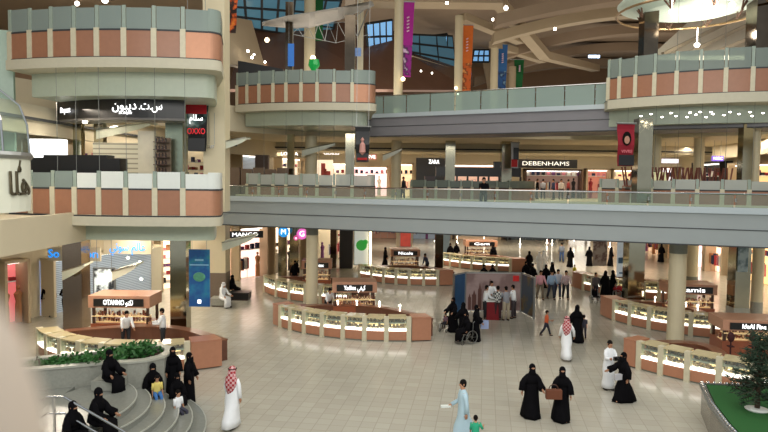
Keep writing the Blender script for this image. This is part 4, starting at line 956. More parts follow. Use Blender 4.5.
# stair handrails
def handrail(label, pts, posts, r=.028):
    root = empty('stair_handrail', (pts[0][0], pts[0][1], 1.0), label, 'handrail'); s = MB(); s.tube(pts, r, 8); s.build('rail', CHROME, root)
    s = MB(); s.tube([(p[0], p[1], p[2] - .38) for p in pts], r * .85, 8); s.build('lower_rail', CHROME, root)
    for p, zb in posts: s = MB(); s.tube([(p[0], p[1], zb), (p[0], p[1], p[2])], .03, 8); s.build('post', CHROME, root)
    return root
ra = at(64, 397, 1.95); rb = at(128, 434, 1.35); rb2 = ra + (rb - ra) * 1.25
handrail('pair of chrome stair rails at the bottom left, in front of the seated women', [at(40, 401, 1.95), at(47, 397, 1.95), ra, rb2], [(at(54, 397, 1.95), 1.02), (rb2, .2)])
# turf planter on the right
tz = .9; tp = [(9.62, 18.95), (10.3, 18.85), (11.1, 18.75), (13.5, 19.1), (13.5, 12), (8.2, 12), (8.35, 14.0), (8.6, 15.6), (9.0, 17.2)]
root = empty('turf_planter', (10.5, 16, 0), 'raised metal clad planter with green turf at the bottom right', 'planter')
s = MB(); s.prism(tp, 0, tz - .02); s.build('wall', mat('brushed_grey_metal', (150, 146, 138), .25, .6), root)
s = MB(); tin = [(p[0] + (10.8 - p[0]) * .05, p[1] + (15.6 - p[1]) * .05) for p in tp]; s.prism(tin, tz - .02, tz + .03); s.build('turf', TURF, root)
s = MB(); s.strip(tp[4:] + tp[:4], tz - .06, tz + .02, .16); s.build('rim', STEEL, root)
s = MB(); pth = [Vector(p) for p in tp[5:] + tp[:3]]
for p, q in zip(pth[:-1], pth[1:]):
    L = (q - p).length; k = int(L / .16)
    for i in range(k):
        c_ = p + (q - p) * i / k; s.ell((c_.x, c_.y, tz + .05), .045, .045, .04, 6)
tag(s.build('rim_studs', CHROME, root), kind='stuff')
tc_ = at(757, 410, tz + .03)
root = empty('small_conifer', tuple(tc_), 'dark green young conifer growing from the turf at the right edge', 'tree')
s = MB(); s.tube([tuple(tc_), (tc_.x + .02, tc_.y, tc_.z + .9), (tc_.x, tc_.y, tc_.z + 1.9)], [.07, .05, .02], 8); s.build('trunk', BARK, root, smooth=True)
rn = random.Random(11); s = MB(); tw = MB()
for k in range(110):
    z = rn.uniform(.25, 1.95); a = rn.uniform(0, 2 * PI); l = (1.05 - z * .36) * rn.uniform(.5, 1.0)
    p = Vector((tc_.x, tc_.y, tc_.z + z)); e = p + Vector((math.cos(a) * l, math.sin(a) * l, rn.uniform(-.15, .3)))
    tw.tube([p, e], [.012, .005], 4)
    for i in range(26):
        q = p.lerp(e, rn.uniform(.25, 1.0)); d = Vector((rn.uniform(-1, 1), rn.uniform(-1, 1), rn.uniform(-.5, .8))).normalized(); u = d.orthogonal().normalized() * .014; t = q + d * .15
        s.add([q - u, q + u, t + u * .3, t - u * .3], [(0, 1, 2, 3)])
tw.build('branches', BARK, root); s.build('needles', LEAFD, root)
s = MB(); s.lathe([(.26, tc_.z - .02), (.3, tc_.z + .03), (.2, tc_.z + .06)], 18, (tc_.x, tc_.y)); s.build('stone_ring', WHITEP, root)
# =================================================================== PEOPLE
def skin_bake(V, E, Rd):
    me = bpy.data.meshes.new('tmp'); me.from_pydata(V, E, []); o = bpy.data.objects.new('tmp', me); C.objects.link(o)
    md = o.modifiers.new('s', 'SKIN'); md.use_smooth_shade = True
    sv = me.skin_vertices[0].data
    for i, r in enumerate(Rd): sv[i].radius = (r, r); sv[i].use_root = (i == 0)
    sb = o.modifiers.new('b', 'SUBSURF'); sb.levels = 1; sb.render_levels = 1
    dg = bpy.context.evaluated_depsgraph_get(); dg.update()
    m2 = bpy.data.meshes.new_from_object(o.evaluated_get(dg))
    vs = [tuple(v.co) for v in m2.vertices]; fs = [tuple(p.vertices) for p in m2.polygons]
    bpy.data.objects.remove(o); bpy.data.meshes.remove(me); bpy.data.meshes.remove(m2)
    return vs, fs
def sag(a, out=0.0):      # limb direction: a degrees forward from straight down, out degrees sideways
    return Vector((math.sin(R(out)), -math.sin(R(a)) * math.cos(R(out)), -math.cos(R(a)) * math.cos(R(out))))
def person(label, px, py, H, face, kind='abaya', z=0.0, pos=None, lean=3, legs=((4, 0), (-6, 4)), arms=((8, 8, 15), (4, 8, 12)), sit=None,
           top=None, bottom=None, head='hair', col=None, niqab=True, width=1.0, child=False, name=None, turn=0, group=None, shoe=None):
    """face: 0 towards the camera, 90 towards photo right, 180 away. sit: seat height above z"""
    s = H / 1.75
    base = pos if pos is not None else at(px, py, z)
    root = empty('person', tuple(base), label, 'person', group, rz=R(face)); root['_o'] = (0, 0, 0)
    hk = 1.12 if child else 1.0
    def leg(L, sgn):
        th, kn = L; hip = Vector((sgn * .095 * s, 0, 0)); knee = hip + sag(th, sgn * 2) * .43 * s; ank = knee + sag(th - kn, sgn * 1) * .42 * s
        return hip, knee, ank
    if sit is not None: legs = ((84, 78), (80, 84)) if legs == ((4, 0), (-6, 4)) else legs
    l0, l1 = leg(legs[0], 1), leg(legs[1], -1)
    low = min(l0[2].z, l1[2].z)
    pz = (-low + .075 * s) if sit is None else sit + .11 * s
    pel = Vector((0, 0, pz)); up = Vector((0, -math.sin(R(lean)), math.cos(R(lean))))
    waist = pel + up * .16 * s; chest = pel + up * .36 * s; shl = pel + up * .47 * s; neck = pel + up * .545 * s
    hd = neck + (up * .5 + Vector((0, -.04, .5))).normalized() * .135 * s * hk
    j = {}
    V = [pel, waist, chest, neck, hd - up * .03 * s, hd + up * .055 * s]; E = [(0, 1), (1, 2), (2, 3), (3, 4), (4, 5)]
    Rd = [.13 * s, .115 * s, .135 * s, .052 * s, .082 * s * hk, .080 * s * hk]
    def addv(p, r, par): V.append(p); Rd.append(r); E.append((par, len(V) - 1)); return len(V) - 1
    n_ = addv(hd + Vector((0, -.105 * s * hk, -.015 * s)), .012 * s, 4)
    hands = []; AJ = []
    for (fw, out, el), sgn in zip(arms, (1, -1)):
        sh = shl + Vector((sgn * .17 * s, 0, -.01 * s)); a = addv(sh, .055 * s, 2)
        d1 = Vector((sgn * math.sin(R(out)), -math.sin(R(fw)) * math.cos(R(out)), -math.cos(R(fw)) * math.cos(R(out))))
        elb = sh + d1 * .28 * s; d2 = Vector((sgn * math.sin(R(out * .3)), -math.sin(R(fw + el)), -math.cos(R(fw + el)))).normalized()
        wr = elb + d2 * .25 * s; b_ = addv(elb, .04 * s, a); c_ = addv(wr, .027 * s, b_)
        AJ.append((sh, elb, wr, d2)); hands.append((wr, d2, sgn))
    LJ = []
    for (hip, kn, an), sgn in ((l0, 1), (l1, -1)):
        hip, kn, an = hip + pel, kn + pel, an + pel; a = addv(hip, .085 * s, 0); b_ = addv(kn, .055 * s, a); c_ = addv(an, .036 * s, b_)
        addv(an + Vector((0, -.13 * s, -.04 * s)), .03 * s, c_); LJ.append((hip, kn, an))
    vs, fs = skin_bake([tuple(v) for v in V], E, Rd)
    mb = MB(); mb.add(vs, fs)
    for wr, d, sgn in hands:
        X = Vector((0, 1, 0)) if abs(d.y) < .8 else Vector((0, 0, 1)); side = (X - d * X.dot(d)).normalized(); nrm = d.cross(side)
        pc = wr + d * .045 * s; mb.tube([wr - d * .01 * s, wr + d * .03 * s, wr + d * .085 * s], [.022 * s, .034 * s, .03 * s], 7)
        for k, ln in enumerate((.068, .078, .073, .056)):
            o = side * (-.027 + .018 * k) * s; q = wr + d * .08 * s + o
            mb.tube([q, q + d * ln * .55 * s, q + (d * .9 - nrm * sgn * .45).normalized() * ln * s], [.0105 * s, .0095 * s, .007 * s], 5)
        q = wr + d * .03 * s - side * .03 * s; mb.tube([q, q + (d * .7 - side * .6).normalized() * .035 * s, q + (d * .95 - side * .45).normalized() * .065 * s], [.012 * s, .011 * s, .008 * s], 5)
    for sg in (-1, 1): mb.ell(tuple(hd + Vector((sg * .088 * s * hk, .005, 0))), .012 * s, .02 * s, .03 * s, 6)
    mb.build('body', SKIN, root, smooth=True, local=True)
    fy = lambda v, k: v + Vector((0, k * s, 0))
    if kind in ('abaya', 'thobe'):
        m = col or (BLACKC if kind == 'abaya' else WHITEC); W_ = width
        t = [(neck + up * .005 * s, .062 * s, .06 * s), (shl + up * .035 * s, .13 * s, .08 * s), (shl - up * .02 * s, .195 * s * W_, .105 * s), (chest, .185 * s * W_, .135 * s), (waist, .175 * s * W_, .13 * s), (pel, .195 * s * W_, .145 * s)]
        if kind == 'abaya': t[-1] = (pel, .215 * s * W_, .17 * s); t[-2] = (waist, .195 * s * W_, .15 * s)
        if sit is None:
            f0 = (LJ[0][2] + LJ[1][2]) / 2; zb = (.02 if kind == 'abaya' else .09) * s; strd = abs(LJ[0][2].y - LJ[1][2].y) / 2
            kn = (LJ[0][1] + LJ[1][1]) / 2; wk = .25 if kind == 'abaya' else .19; wb = .29 if kind == 'abaya' else .22
            t += [(Vector((0, kn.y * .6, pel.z * .78)), .215 * s * W_, .165 * s), (Vector((0, kn.y, kn.z)), wk * .95 * s * W_, .17 * s + strd * .5), (Vector((0, f0.y, zb + .16 * s)), wb * .95 * s * W_, .18 * s + strd * .8), (Vector((0, f0.y, zb)), wb * s * W_, .19 * s + strd)]
        else:
            kn = (LJ[0][1] + LJ[1][1]) / 2; an = (LJ[0][2] + LJ[1][2]) / 2
            t += [(pel + (kn - pel) * .3 + Vector((0, 0, -.03 * s)), .23 * s * W_, .15 * s), (pel + (kn - pel) * .75, .23 * s * W_, .12 * s), (kn + Vector((0, -.03 * s, -.02)), .22 * s * W_, .11 * s), (kn.lerp(an, .4) + Vector((0, -.03 * s, 0)), .21 * s * W_, .11 * s), (an + Vector((0, -.02 * s, -.03 * s)), .23 * s * W_, .13 * s)]
        g = MB(); g.loft(t, 20, fold=.07 if kind == 'abaya' else .04)
        ws = (.07, .09, .105, .12) if kind == 'abaya' else (.068, .062, .055, .055)
        for sh, elb, wr, d2 in AJ:
            g.tube([sh + Vector((-sh.x * .25, 0, .0)), sh.lerp(elb, .5), elb, wr - d2 * .015 * s], [k * s for k in ws], 10)
        g.build('abaya' if kind == 'abaya' else 'thobe', m, root, smooth=True, local=True)
    else:
        g = MB(); g.loft([(neck - up * .01 * s, .062 * s, .06 * s), (shl + up * .03 * s, .13 * s, .08 * s), (shl - up * .03 * s, .19 * s, .11 * s), (chest, .18 * s, .13 * s), (waist, .165 * s, .125 * s), (pel - up * .03 * s, .175 * s, .13 * s)], 14)
        for sh, elb, wr, d2 in AJ: g.tube([sh + Vector((0, 0, .02 * s)), sh.lerp(elb, .5), elb] + ([wr - d2 * .02 * s] if not child else []), [.066 * s, .06 * s, .053 * s, .045 * s][:4 if not child else 3], 9)
        g.build('shirt', top or WHITEC, root, smooth=True, local=True)
        g = MB(); g.loft([(pel + up * .02 * s, .165 * s, .12 * s), (pel - Vector((0, 0, .08 * s)), .17 * s, .125 * s)], 12)
        for hip, kn, an in LJ: g.tube([hip + Vector((0, 0, .03 * s)), hip.lerp(kn, .5), kn, an + Vector((0, 0, .02 * s))], [.105 * s, .092 * s, .072 * s, .062 * s], 10)
        g.build('trousers', bottom or cloth('dark_trousers', (34, 36, 46)), root, smooth=True, local=True)
    if kind != 'abaya' or sit is not None:
        for hip, kn, an in LJ:
            g = MB(); g.ell(tuple(an + Vector((0, -.06 * s, -.04 * s))), .05 * s, .135 * s, .042 * s, 10); g.build('shoe', shoe or SHOE, root, smooth=True, local=True)
    if head == 'scarf' or (kind == 'abaya' and head == 'hair'):
        g = MB(); bk = .022 * s if niqab != 'full' else 0
        g.ell(tuple(hd + Vector((0, bk, .025 * s))), .105 * s * hk, .112 * s * hk, .135 * s * hk, 14)
        g.loft([(hd + Vector((0, bk, .02 * s)), .098 * s, .10 * s), (hd + Vector((0, .015 * s, -.1 * s)), .098 * s, .10 * s), (neck + Vector((0, 0, -.02 * s)), .12 * s, .115 * s), (shl + Vector((0, 0, .02 * s)), .175 * s, .13 * s), (shl - up * .1 * s, .215 * s, .16 * s), (shl - up * .24 * s, .235 * s, .17 * s)], 16, fold=.05)
        hs = g.build('headscarf', BLACKC, root, smooth=True, local=True)
        if niqab:
            g = MB(); g.loft([(hd + Vector((0, -.045 * s, -.01 * s)), .082 * s, .075 * s), (hd + Vector((0, -.05 * s, -.1 * s)), .09 * s, .075 * s), (neck + Vector((0, -.07 * s, -.06 * s)), .11 * s, .06 * s)], 14)
            g.build('veil', BLACKC, root, smooth=True, local=True)
            g = MB(); g.ell(tuple(hd + Vector((0, -.078 * s, .028 * s))), .06 * s, .04 * s, .022 * s, 10); g.build('eye_opening', SKIN, root, smooth=True, local=True)
    elif head == 'shemagh':
        g = MB(); g.ell(tuple(hd + Vector((0, .012 * s, .03 * s))), .112 * s, .118 * s, .125 * s, 14)
        g.loft([(hd + Vector((0, .03 * s, .03 * s)), .11 * s, .1 * s), (hd + Vector((0, .05 * s, -.1 * s)), .12 * s, .085 * s), (shl + Vector((0, .06 * s, .03 * s)), .18 * s, .09 * s), (shl + Vector((0, .11 * s, -.15 * s)), .17 * s, .05 * s), (shl + Vector((0.02 * s, .13 * s, -.42 * s)), .06 * s, .025 * s)], 16, fold=.08)
        g.build('headcloth', SHEM if col is None else WHITEC, root, smooth=True, local=True)
        g = MB(); P = [hd + Vector((math.cos(a) * .112 * s, .012 * s + math.sin(a) * .118 * s, .075 * s)) for a in [2 * PI * i / 16 for i in range(17)]]; g.tube(P, .012 * s, 6); g.build('headband', BLACKC, root, smooth=True, local=True)
    else:
        g = MB(); g.ell(tuple(hd + Vector((0, .014 * s, .034 * s * hk))), .09 * s * hk, .096 * s * hk, .1 * s * hk, 12); g.ell(tuple(hd + Vector((0, .035 * s, -.01 * s))), .082 * s * hk, .07 * s * hk, .085 * s * hk, 10)
        g.build('hair', HAIR, root, smooth=True, local=True)
    eye = MB()
    for sg in (-1, 1): eye.ell(tuple(hd + Vector((sg * .031 * s, -.092 * s * hk - (.03 * s if (kind == 'abaya' and niqab) else 0), .024 * s))), .012 * s, .008 * s, .007 * s, 6)
    eye.build('eyes', BLACK, root, local=True)
    root['_hands'] = 0
    info = dict(root=root, hands=[root.matrix_world @ h[0] for h in hands], base=base, rz=R(face), s=s)
    rot = Matrix.Rotation(R(face), 3, 'Z')
    info['w'] = lambda v: Vector(base) + rot @ Vector(v)
    info['hl'] = [h[0] + h[1] * .08 * s for h in hands]
    return info
bpy.context.view_layer.update()
def held(name, label, cat, pr, k, size, m, off=(0, 0, 0), rz=0):
    c = pr['w'](pr['hl'][k] + Vector(off)); s = MB(); s.obox(tuple(c), size[0], size[1], size[2], pr['rz'] + rz)
    o = s.build(name, m); return tag(o, label, cat)
RT = Vector
stand = ((2, 0), (-2, 2)); walk = ((22, 6), (-20, 14)); walks = ((12, 4), (-14, 8))
p_ = person('man in a long pale blue robe holding a paper, at the bottom edge', 463, 442, 1.72, -80, 'thobe', col=PALEB, legs=walks, arms=((-8, 12, 10), (10, 6, 50)), head='bare')
held('paper', 'white folded paper in the hand of the man in the pale blue robe', 'paper', p_, 1, (.1, .26, .05), WHITEP, (0, -.08, 0))
person('small child in a green shirt walking beside the man in the pale blue robe', 475, 455, 1.02, 175, 'western', top=cloth('green_shirt', (40, 160, 120)), bottom=cloth('child_blue', (60, 70, 100)), child=True, arms=((5, 8, 15), (8, 30, 90)))
p_ = person('woman in a full black abaya walking, left of the one with the brown handbag', 531, 417, 1.6, 5, width=1.08, legs=walks, arms=((12, 14, 50), (-4, 26, 16)), lean=2)
p_ = person('woman in a black abaya carrying a large brown handbag', 561, 420.5, 1.6, -8, width=1.02, legs=walks, arms=((6, 14, 12), (8, 12, 82)))
c = p_['w'](p_['hl'][1] + Vector((-.06, -.08, -.05)))
root = empty('handbag', tuple(c), 'large brown handbag on the arm of the walking woman in black', 'handbag'); BRB = cloth('brown_leather', (104, 58, 36))
s = MB(); s.loft([((c.x, c.y, c.z - .17), .21, .07), ((c.x, c.y, c.z), .21, .085), ((c.x, c.y, c.z + .1), .18, .05)], 4); s.obox((c.x, c.y - .02, c.z - .04), .44, .16, .26, 0); s.build('bag_body', BRB, root)
s = MB(); s.tube([(c.x + .13 * math.cos(a), c.y, c.z + .1 + .13 * math.sin(a)) for a in [PI * i / 8 for i in range(9)]], .014, 6); s.build('handle', DARKBR, root)
person('man in a white robe and red checked headcloth walking away at lower left', 232, 427.5, 1.74, 165, 'thobe', legs=walks, head='shemagh', arms=((6, 10, 25), (-6, 12, 10)))
p_ = person('young man in a white robe looking down at a black camera in his hands', 608, 389.5, 1.7, 12, 'thobe', legs=stand, arms=((25, 4, 78), (25, 4, 78)), head='bare')
c = p_['w']((p_['hl'][0] + p_['hl'][1]) / 2); root = empty('camera_device', tuple(c), 'small black camera held by the young man in white', 'camera')
s = MB(); s.obox(tuple(c), .2, .09, .12, p_['rz']); s.build('camera_body', BLACK, root); s = MB(); d = Vector((math.sin(p_['rz']), -math.cos(p_['rz']), 0)); s.tube([c, c + d * .12], .045, 10); s.build('lens', BLACK, root)
p_ = person('woman in a flowing black abaya striding left with a white bag', 623, 401, 1.6, -75, width=1.0, legs=((18, 4), (-16, 10)), arms=((-10, 14, 20), (40, 12, 30)), lean=4)
held('shoulder_bag', 'small whitish bag at the hip of the striding woman in black', 'bag', p_, 0, (.1, .28, .18), cloth('grey_white_bag', (180, 180, 184)), (-.18, -.2, .12))
p_ = person('man in a white robe and red checked headcloth walking away beside the boy in orange', 566, 359.5, 1.72, 170, 'thobe', legs=walks, head='shemagh', arms=((14, 10, 20), (12, 22, 14)))
person('small boy in an orange shirt walking right', 546, 336, 1.2, 80, 'western', top=cloth('orange_shirt', (214, 98, 56)), bottom=cloth('dark_jeans', (34, 36, 48)), child=True, legs=walk, arms=((12, 10, 60), (10, 8, 90)))
person('woman in black holding a child by the hand, beside the man in the red headcloth', 576.5, 341.5, 1.62, 185, width=1.05, legs=walks, arms=((8, 20, 20), (6, 10, 30)))
person('small child in dark clothes holding on to the woman in black', 583.5, 339, 1.08, 170, 'western', top=cloth('dark_slate', (52, 52, 66)), bottom=cloth('dark_slate2', (40, 40, 52)), child=True, arms=((10, 20, 60), (4, 8, 20)))
for (px, f, t, bt, lab) in [(540, 5, cloth('pink_shirt', (206, 150, 160)), cloth('khaki', (112, 100, 84)), 'man in a pink shirt and khaki trousers, leftmost of the four walking men'),
                     (551, 8, cloth('light_blue_shirt', (150, 176, 206)), cloth('dark_denim', (44, 50, 66)), 'man in a light blue shirt and dark jeans in the row of walking men'),
                     (557.5, -5, cloth('white_blue_shirt', (196, 200, 214)), cloth('navy_denim', (50, 60, 84)), 'man in a whitish shirt between the blue shirt and the striped shirt'),
                     (565.5, -8, pattern_mat('striped_shirt', 'stripe', (150, 110, 116), (214, 200, 200), 9), cloth('black_denim', (30, 30, 36)), 'man in a striped shirt, rightmost of the four walking men')]:
    person(lab, px, 299.5 - (1.5 if px == 557.5 else 0), 1.77, f, 'western', top=t, bottom=bt, legs=walks, head='bare', arms=((12, 16, 30), (-6, 14, 16)))
# booth visitors
PLAID = pattern_mat('plaid_shirt', 'check', (60, 62, 66), (206, 206, 200), 11)
for (px, py, f, t, bt, lab) in [(485, 319, 100, WHITEC, cloth('black_denim', (30, 30, 36)), 'man in a white shirt and black trousers at the left of the red desk'),
                         (490.5, 313, 20, WHITEC, cloth('black_denim', (30, 30, 36)), 'man in a white shirt behind the red desk'),
                         (497.5, 320, 175, PLAID, cloth('dark_maroon', (60, 34, 38)), 'man in a black and white checked shirt leaning on the red desk'),
                         (506, 320.5, 200, cloth('grey_shirt', (150, 152, 160)), cloth('beige_trousers', (170, 158, 136)), 'man in a grey shirt and beige trousers in the booth'),
                         (513.5, 318.5, 240, WHITEC, cloth('dark_grey_trousers', (60, 52, 56)), 'man in a white shirt at the right of the booth')]:
    person(lab, px, py, 1.74, f, 'western', top=t, bottom=bt, legs=stand, head='bare', arms=((30, 6, 40), (26, 8, 50)), lean=6)
# women with pushchairs left of the booth
person('woman in black pushing the small pushchair, leftmost of the group by the booth', 453, 332, 1.6, -40, width=1.05, arms=((30, 6, 40), (30, 6, 40)))
person('woman in black behind the wheelchair, middle of the group by the booth', 463, 339, 1.62, -160, width=1.05, arms=((20, 8, 30), (20, 8, 30)))
p_ = person('woman in black with a blue and white bag, right of the group by the booth', 475.5, 341, 1.58, 90, width=1.08, arms=((12, 8, 40), (12, 12, 30)))
held('shopping_bag', 'blue and white shopping bag of the woman by the booth', 'bag', p_, 0, (.12, .34, .36), cloth('blue_white_bag', (150, 164, 200)), (0, -.1, -.14))
def wheelchair(px, py, label, rz, k=1.0, name='wheelchair', cat='wheelchair'):
    b_ = at(px, py, 0); root = empty(name, tuple(b_), label, cat, rz=rz); root['_o'] = (0, 0, 0)
    for sx in (-1, 1):
        s = MB(); P = [(sx * .28 * k, .1 + math.cos(a) * .28 * k, .29 * k + math.sin(a) * .28 * k) for a in [2 * PI * i / 20 for i in range(21)]]; s.tube(P, .018, 6)
        for a in range(6): s.tube([(sx * .28 * k, .1, .29 * k), (sx * .28 * k, .1 + math.cos(a * PI / 3) * .27 * k, .29 * k + math.sin(a * PI / 3) * .27 * k)], .006, 4)
        s.build('wheel', STEEL, root, local=True)
        s = MB(); s.tube([(sx * .22 * k, -.35 * k + math.cos(a) * .08, .08 + math.sin(a) * .08) for a in [2 * PI * i / 12 for i in range(13)]], .012, 5); s.build('caster', BLACK, root, local=True)
        s = MB(); s.tube([(sx * .24 * k, .25 * k, .95 * k), (sx * .24 * k, .18 * k, .9 * k), (sx * .24 * k, .16 * k, .3 * k), (sx * .24 * k, -.3 * k, .45 * k), (sx * .22 * k, -.4 * k, .12 * k)], .015, 6); s.build('frame', STEEL, root, local=True)
    s = MB(); s.box(-.22 * k, .22 * k, -.25 * k, .18 * k, .44 * k, .5 * k); s.build('seat', BLACKC, root, local=True)
    s = MB(); s.box(-.22 * k, .22 * k, .16 * k, .2 * k, .5 * k, .9 * k); s.build('backrest', BLACKC, root, local=True)
    return b_
wb = wheelchair(466, 343, 'wheelchair pushed beside the women in black by the booth', R(-60))
person('person in black seated in the wheelchair by the booth', 466, 343, 1.55, -60, sit=.5, lean=0)
wheelchair(445.5, 331, 'small grey pushchair with a child left of the women in black', R(-30), .75, 'pushchair', 'pushchair')
person('small child seated in the small grey pushchair', 445.5, 331, .85, -30, 'western', sit=.37, child=True, top=cloth('grey_pink', (120, 90, 100)))
# crowd behind
person('woman in black whose head shows behind the booth wall, left of two', 483.5, 291, 1.7, 0, niqab=False)
person('woman in black whose head shows behind the booth wall, right of two', 492, 291, 1.7, 20, niqab=False)
person('woman in black standing far behind at the left of the white robed pair', 529, 272.5, 1.65, 180)
person('man in a white robe and white headcloth, left of the far pair', 539, 274.5, 1.72, 180, 'thobe', head='shemagh', col=WHITEC)
person('man in a white robe with white headcloth, right of the far pair', 543.5, 273, 1.72, 170, 'thobe', head='shemagh', col=WHITEC)
person('woman in black right of the white robed pair, walking behind the men', 551.5, 286, 1.62, 60, width=1.1)
person('woman in black close behind the pink shirted man', 545.5, 288, 1.55, 0, niqab=False)
person('woman in black at the left of the pink shirted man', 532, 287, 1.55, 20, niqab=False)
person('woman in black half hidden left of the walking men', 525.5, 285, 1.6, 0, niqab=False)
person('far person in blue jeans and grey top behind the walking men', 561.5, 262.5, 1.72, 180, 'western', top=cloth('grey_top', (120, 130, 146)), bottom=cloth('blue_jeans', (50, 80, 130)), head='bare')
person('far woman in black right of the person in blue jeans', 570, 267, 1.62, 150)
person('child in a yellow green shirt far behind beside the counter', 574, 280, 1.1, 20, 'western', top=cloth('yellow_green', (200, 190, 60)), child=True)
person('far woman in black left of the grey pink poster', 589, 266, 1.62, 180)
person('far woman in black right of the grey pink poster', 610.5, 266, 1.62, 90)
person('man in a grey shirt with a stroller beside the far right counter', 595, 300, 1.66, 10, 'western', top=cloth('grey_brown_shirt', (84, 78, 80)), bottom=cloth('dark_trousers', (34, 36, 46)), head='bare')
person('large woman in black standing before the far right counter', 605, 298.5, 1.68, 190, width=1.25)
person('woman in black beside the red pushchair, right of the large one', 612, 296, 1.6, 90, niqab=False)
wheelchair(595.5, 303, 'grey pushchair in front of the man in the grey shirt', R(10), .8, 'pushchair', 'pushchair')
b_ = wheelchair(619, 298, 'red pushchair before the far right counter', R(70), .9, 'pushchair', 'pushchair')
s = MB(); s.ell((b_.x, b_.y, .55), .38, .26, .2, 10); tag(s.build('baby_blanket', cloth('blanket_red', (170, 32, 44))), 'red blanket lying over the pushchair before the far right counter', 'blanket')
person('woman in black bending beside the mirrored column on the ground floor', 640, 303, 1.62, -70, lean=14)
person('person in dark clothes standing at the back left of the right column', 661, 262, 1.6, 0, niqab=False)
# kiosk staff
person('salesman in a white shirt bending over the centre counter', 328, 318, 1.72, 20, 'western', bottom=cloth('black_denim', (30, 30, 36)), lean=38, head='bare', arms=((40, 8, 20), (44, 8, 16)))
person('salesman in a white shirt bending over the left counter', 126, 349, 1.7, 30, 'western', bottom=cloth('black_denim', (30, 30, 36)), lean=28, head='bare', arms=((40, 8, 20), (44, 8, 16)))
person('salesman in a white shirt and black trousers standing in the left counter', 163, 350, 1.72, -70, 'western', bottom=cloth('black_denim', (30, 30, 36)), head='bare', arms=((30, 8, 60), (34, 8, 50)), legs=stand)
person('woman in black at the far counter, left of its lit stand', 450, 262, 1.62, 0, niqab=False)
person('second woman in black at the far counter, closer to the lit stand', 456, 261, 1.62, 20, niqab=False)
person('woman in black at the far counter, right of its lit stand', 493, 264, 1.6, 0, niqab=False)
person('woman in black standing at the left end of the third centre counter', 385, 268, 1.65, 90, niqab=False)
person('salesman in blue at the right side of the third centre counter', 427, 275, 1.66, -60, 'western', top=cloth('slate_blue', (70, 80, 110)), head='bare', lean=20)
person('saleswoman in black behind the counter just behind the centre one', 295, 285, 1.62, 0, niqab=False)
# left wing
person('man in black with a hand on his hip before the blue lit shutter', 48, 316, 1.72, 20, 'western', top=BLACKC, bottom=BLACKC, legs=((14, 2), (-14, 2)), arms=((-12, 40, 80), (6, 14, 10)), head='bare')
person('man in black standing by the dark mirrored column at left', 66, 318, 1.74, 170, 'western', top=BLACKC, bottom=BLACKC, head='bare', arms=((0, 30, 70), (4, 12, 16)))
bc = at(224, 306, 0)
person('man in a white robe and headcloth seated on the bench by the cream column', 222, 307, 1.72, 55, 'thobe', sit=.45, head='shemagh', col=WHITEC, lean=14, arms=((30, 6, 40), (24, 8, 40)))
person('woman in black seated behind the man in white by the cream column', 232, 297, 1.6, 90, sit=.45, niqab=False)
for (px, py, w_, lab, mm) in [(216, 306, .9, 'grey stone bench block under the man in white', GRANITE), (236, 300, 1.1, 'black bench block at the right of the seated woman', BLACK)]:
    c = at(px, py, 0); root = empty('bench', tuple(c), lab, 'bench'); s = MB(); s.obox((c.x + .2, c.y + .2, .06), w_, .8, .34, 0, base=True); s.build('body', mm, root)
    s = MB(); s.obox((c.x + .2, c.y + .2, .4), w_ + .06, .86, .05, 0, base=True); s.build('seat', mm, root); s = MB(); s.obox((c.x + .2, c.y + .2, 0), w_ - .1, .7, .06, 0, base=True); s.build('plinth', DARKBR, root)
# people on the steps
def stepz(p):
    r = math.hypot(p.x - SC[0], p.y - SC[1]); k = int((4.3 - r) / .36) + 1
    return max(0, min(6, k)) * .17
person('woman in black seated high beside the leafy planter', 112, 386, 1.6, 60, pos=(-7.6, 17.5, 1.03), sit=.26, niqab=False, lean=6, arms=((24, 6, 44), (20, 6, 50)))
s = MB(); s.box(-8.0, -7.25, 17.3, 17.9, 1.03, 1.29); tag(s.build('stone_ledge', GRANITE), 'low granite ledge under the woman seated by the leafy planter', 'ledge')
person('woman in black seated on the landing behind the chrome rails', 98, 420, 1.62, 75, pos=(-6.85, 15.0, .68), sit=.36, niqab=False, lean=12, width=1.15, arms=((28, 6, 40), (20, 6, 50)))
person('second woman in black seated lowest behind the chrome rails, cut by the frame', 78, 432, 1.6, 70, pos=(-7.0, 14.1, .68), sit=.36, niqab=False, lean=10, width=1.2)
person('woman in black seated on the upper steps next to the children', 150, 395, 1.6, 20, pos=(-6.66, 18.3, .34), sit=.36, niqab=False, lean=10)
person('woman in black standing on the steps by the planter end', 166, 398, 1.5, 25, pos=(-6.3, 18.95, .34), width=1.1, niqab=True)
person('third woman in black seated low between the veiled woman and the children', 168, 400, 1.4, 40, pos=(-6.0, 18.4, .17), sit=.3, niqab=False)
person('child in a yellow shirt seated on the steps', 155, 398, 1.1, 30, pos=(-6.4, 17.9, .51), sit=.2, kind='western', top=cloth('yellow_shirt', (220, 200, 110)), bottom=cloth('blue_print_cloth', (60, 110, 170)), child=True)
person('child in a white shirt seated lowest on the steps', 177, 412, 1.15, 60, pos=(-5.72, 17.6, .17), sit=.2, kind='western', top=WHITEC, bottom=cloth('dark_slate', (52, 52, 66)), child=True, shoe=WHITEP)
p_ = person('woman in a long black abaya standing right of the steps group', 189, 403, 1.58, 80, width=.86, legs=stand)
held('green_bag', 'small dark green bag on the back of the standing woman by the steps', 'bag', p_, 0, (.1, .2, .25), cloth('olive_bag', (90, 96, 50)), (.0, .2, .35))
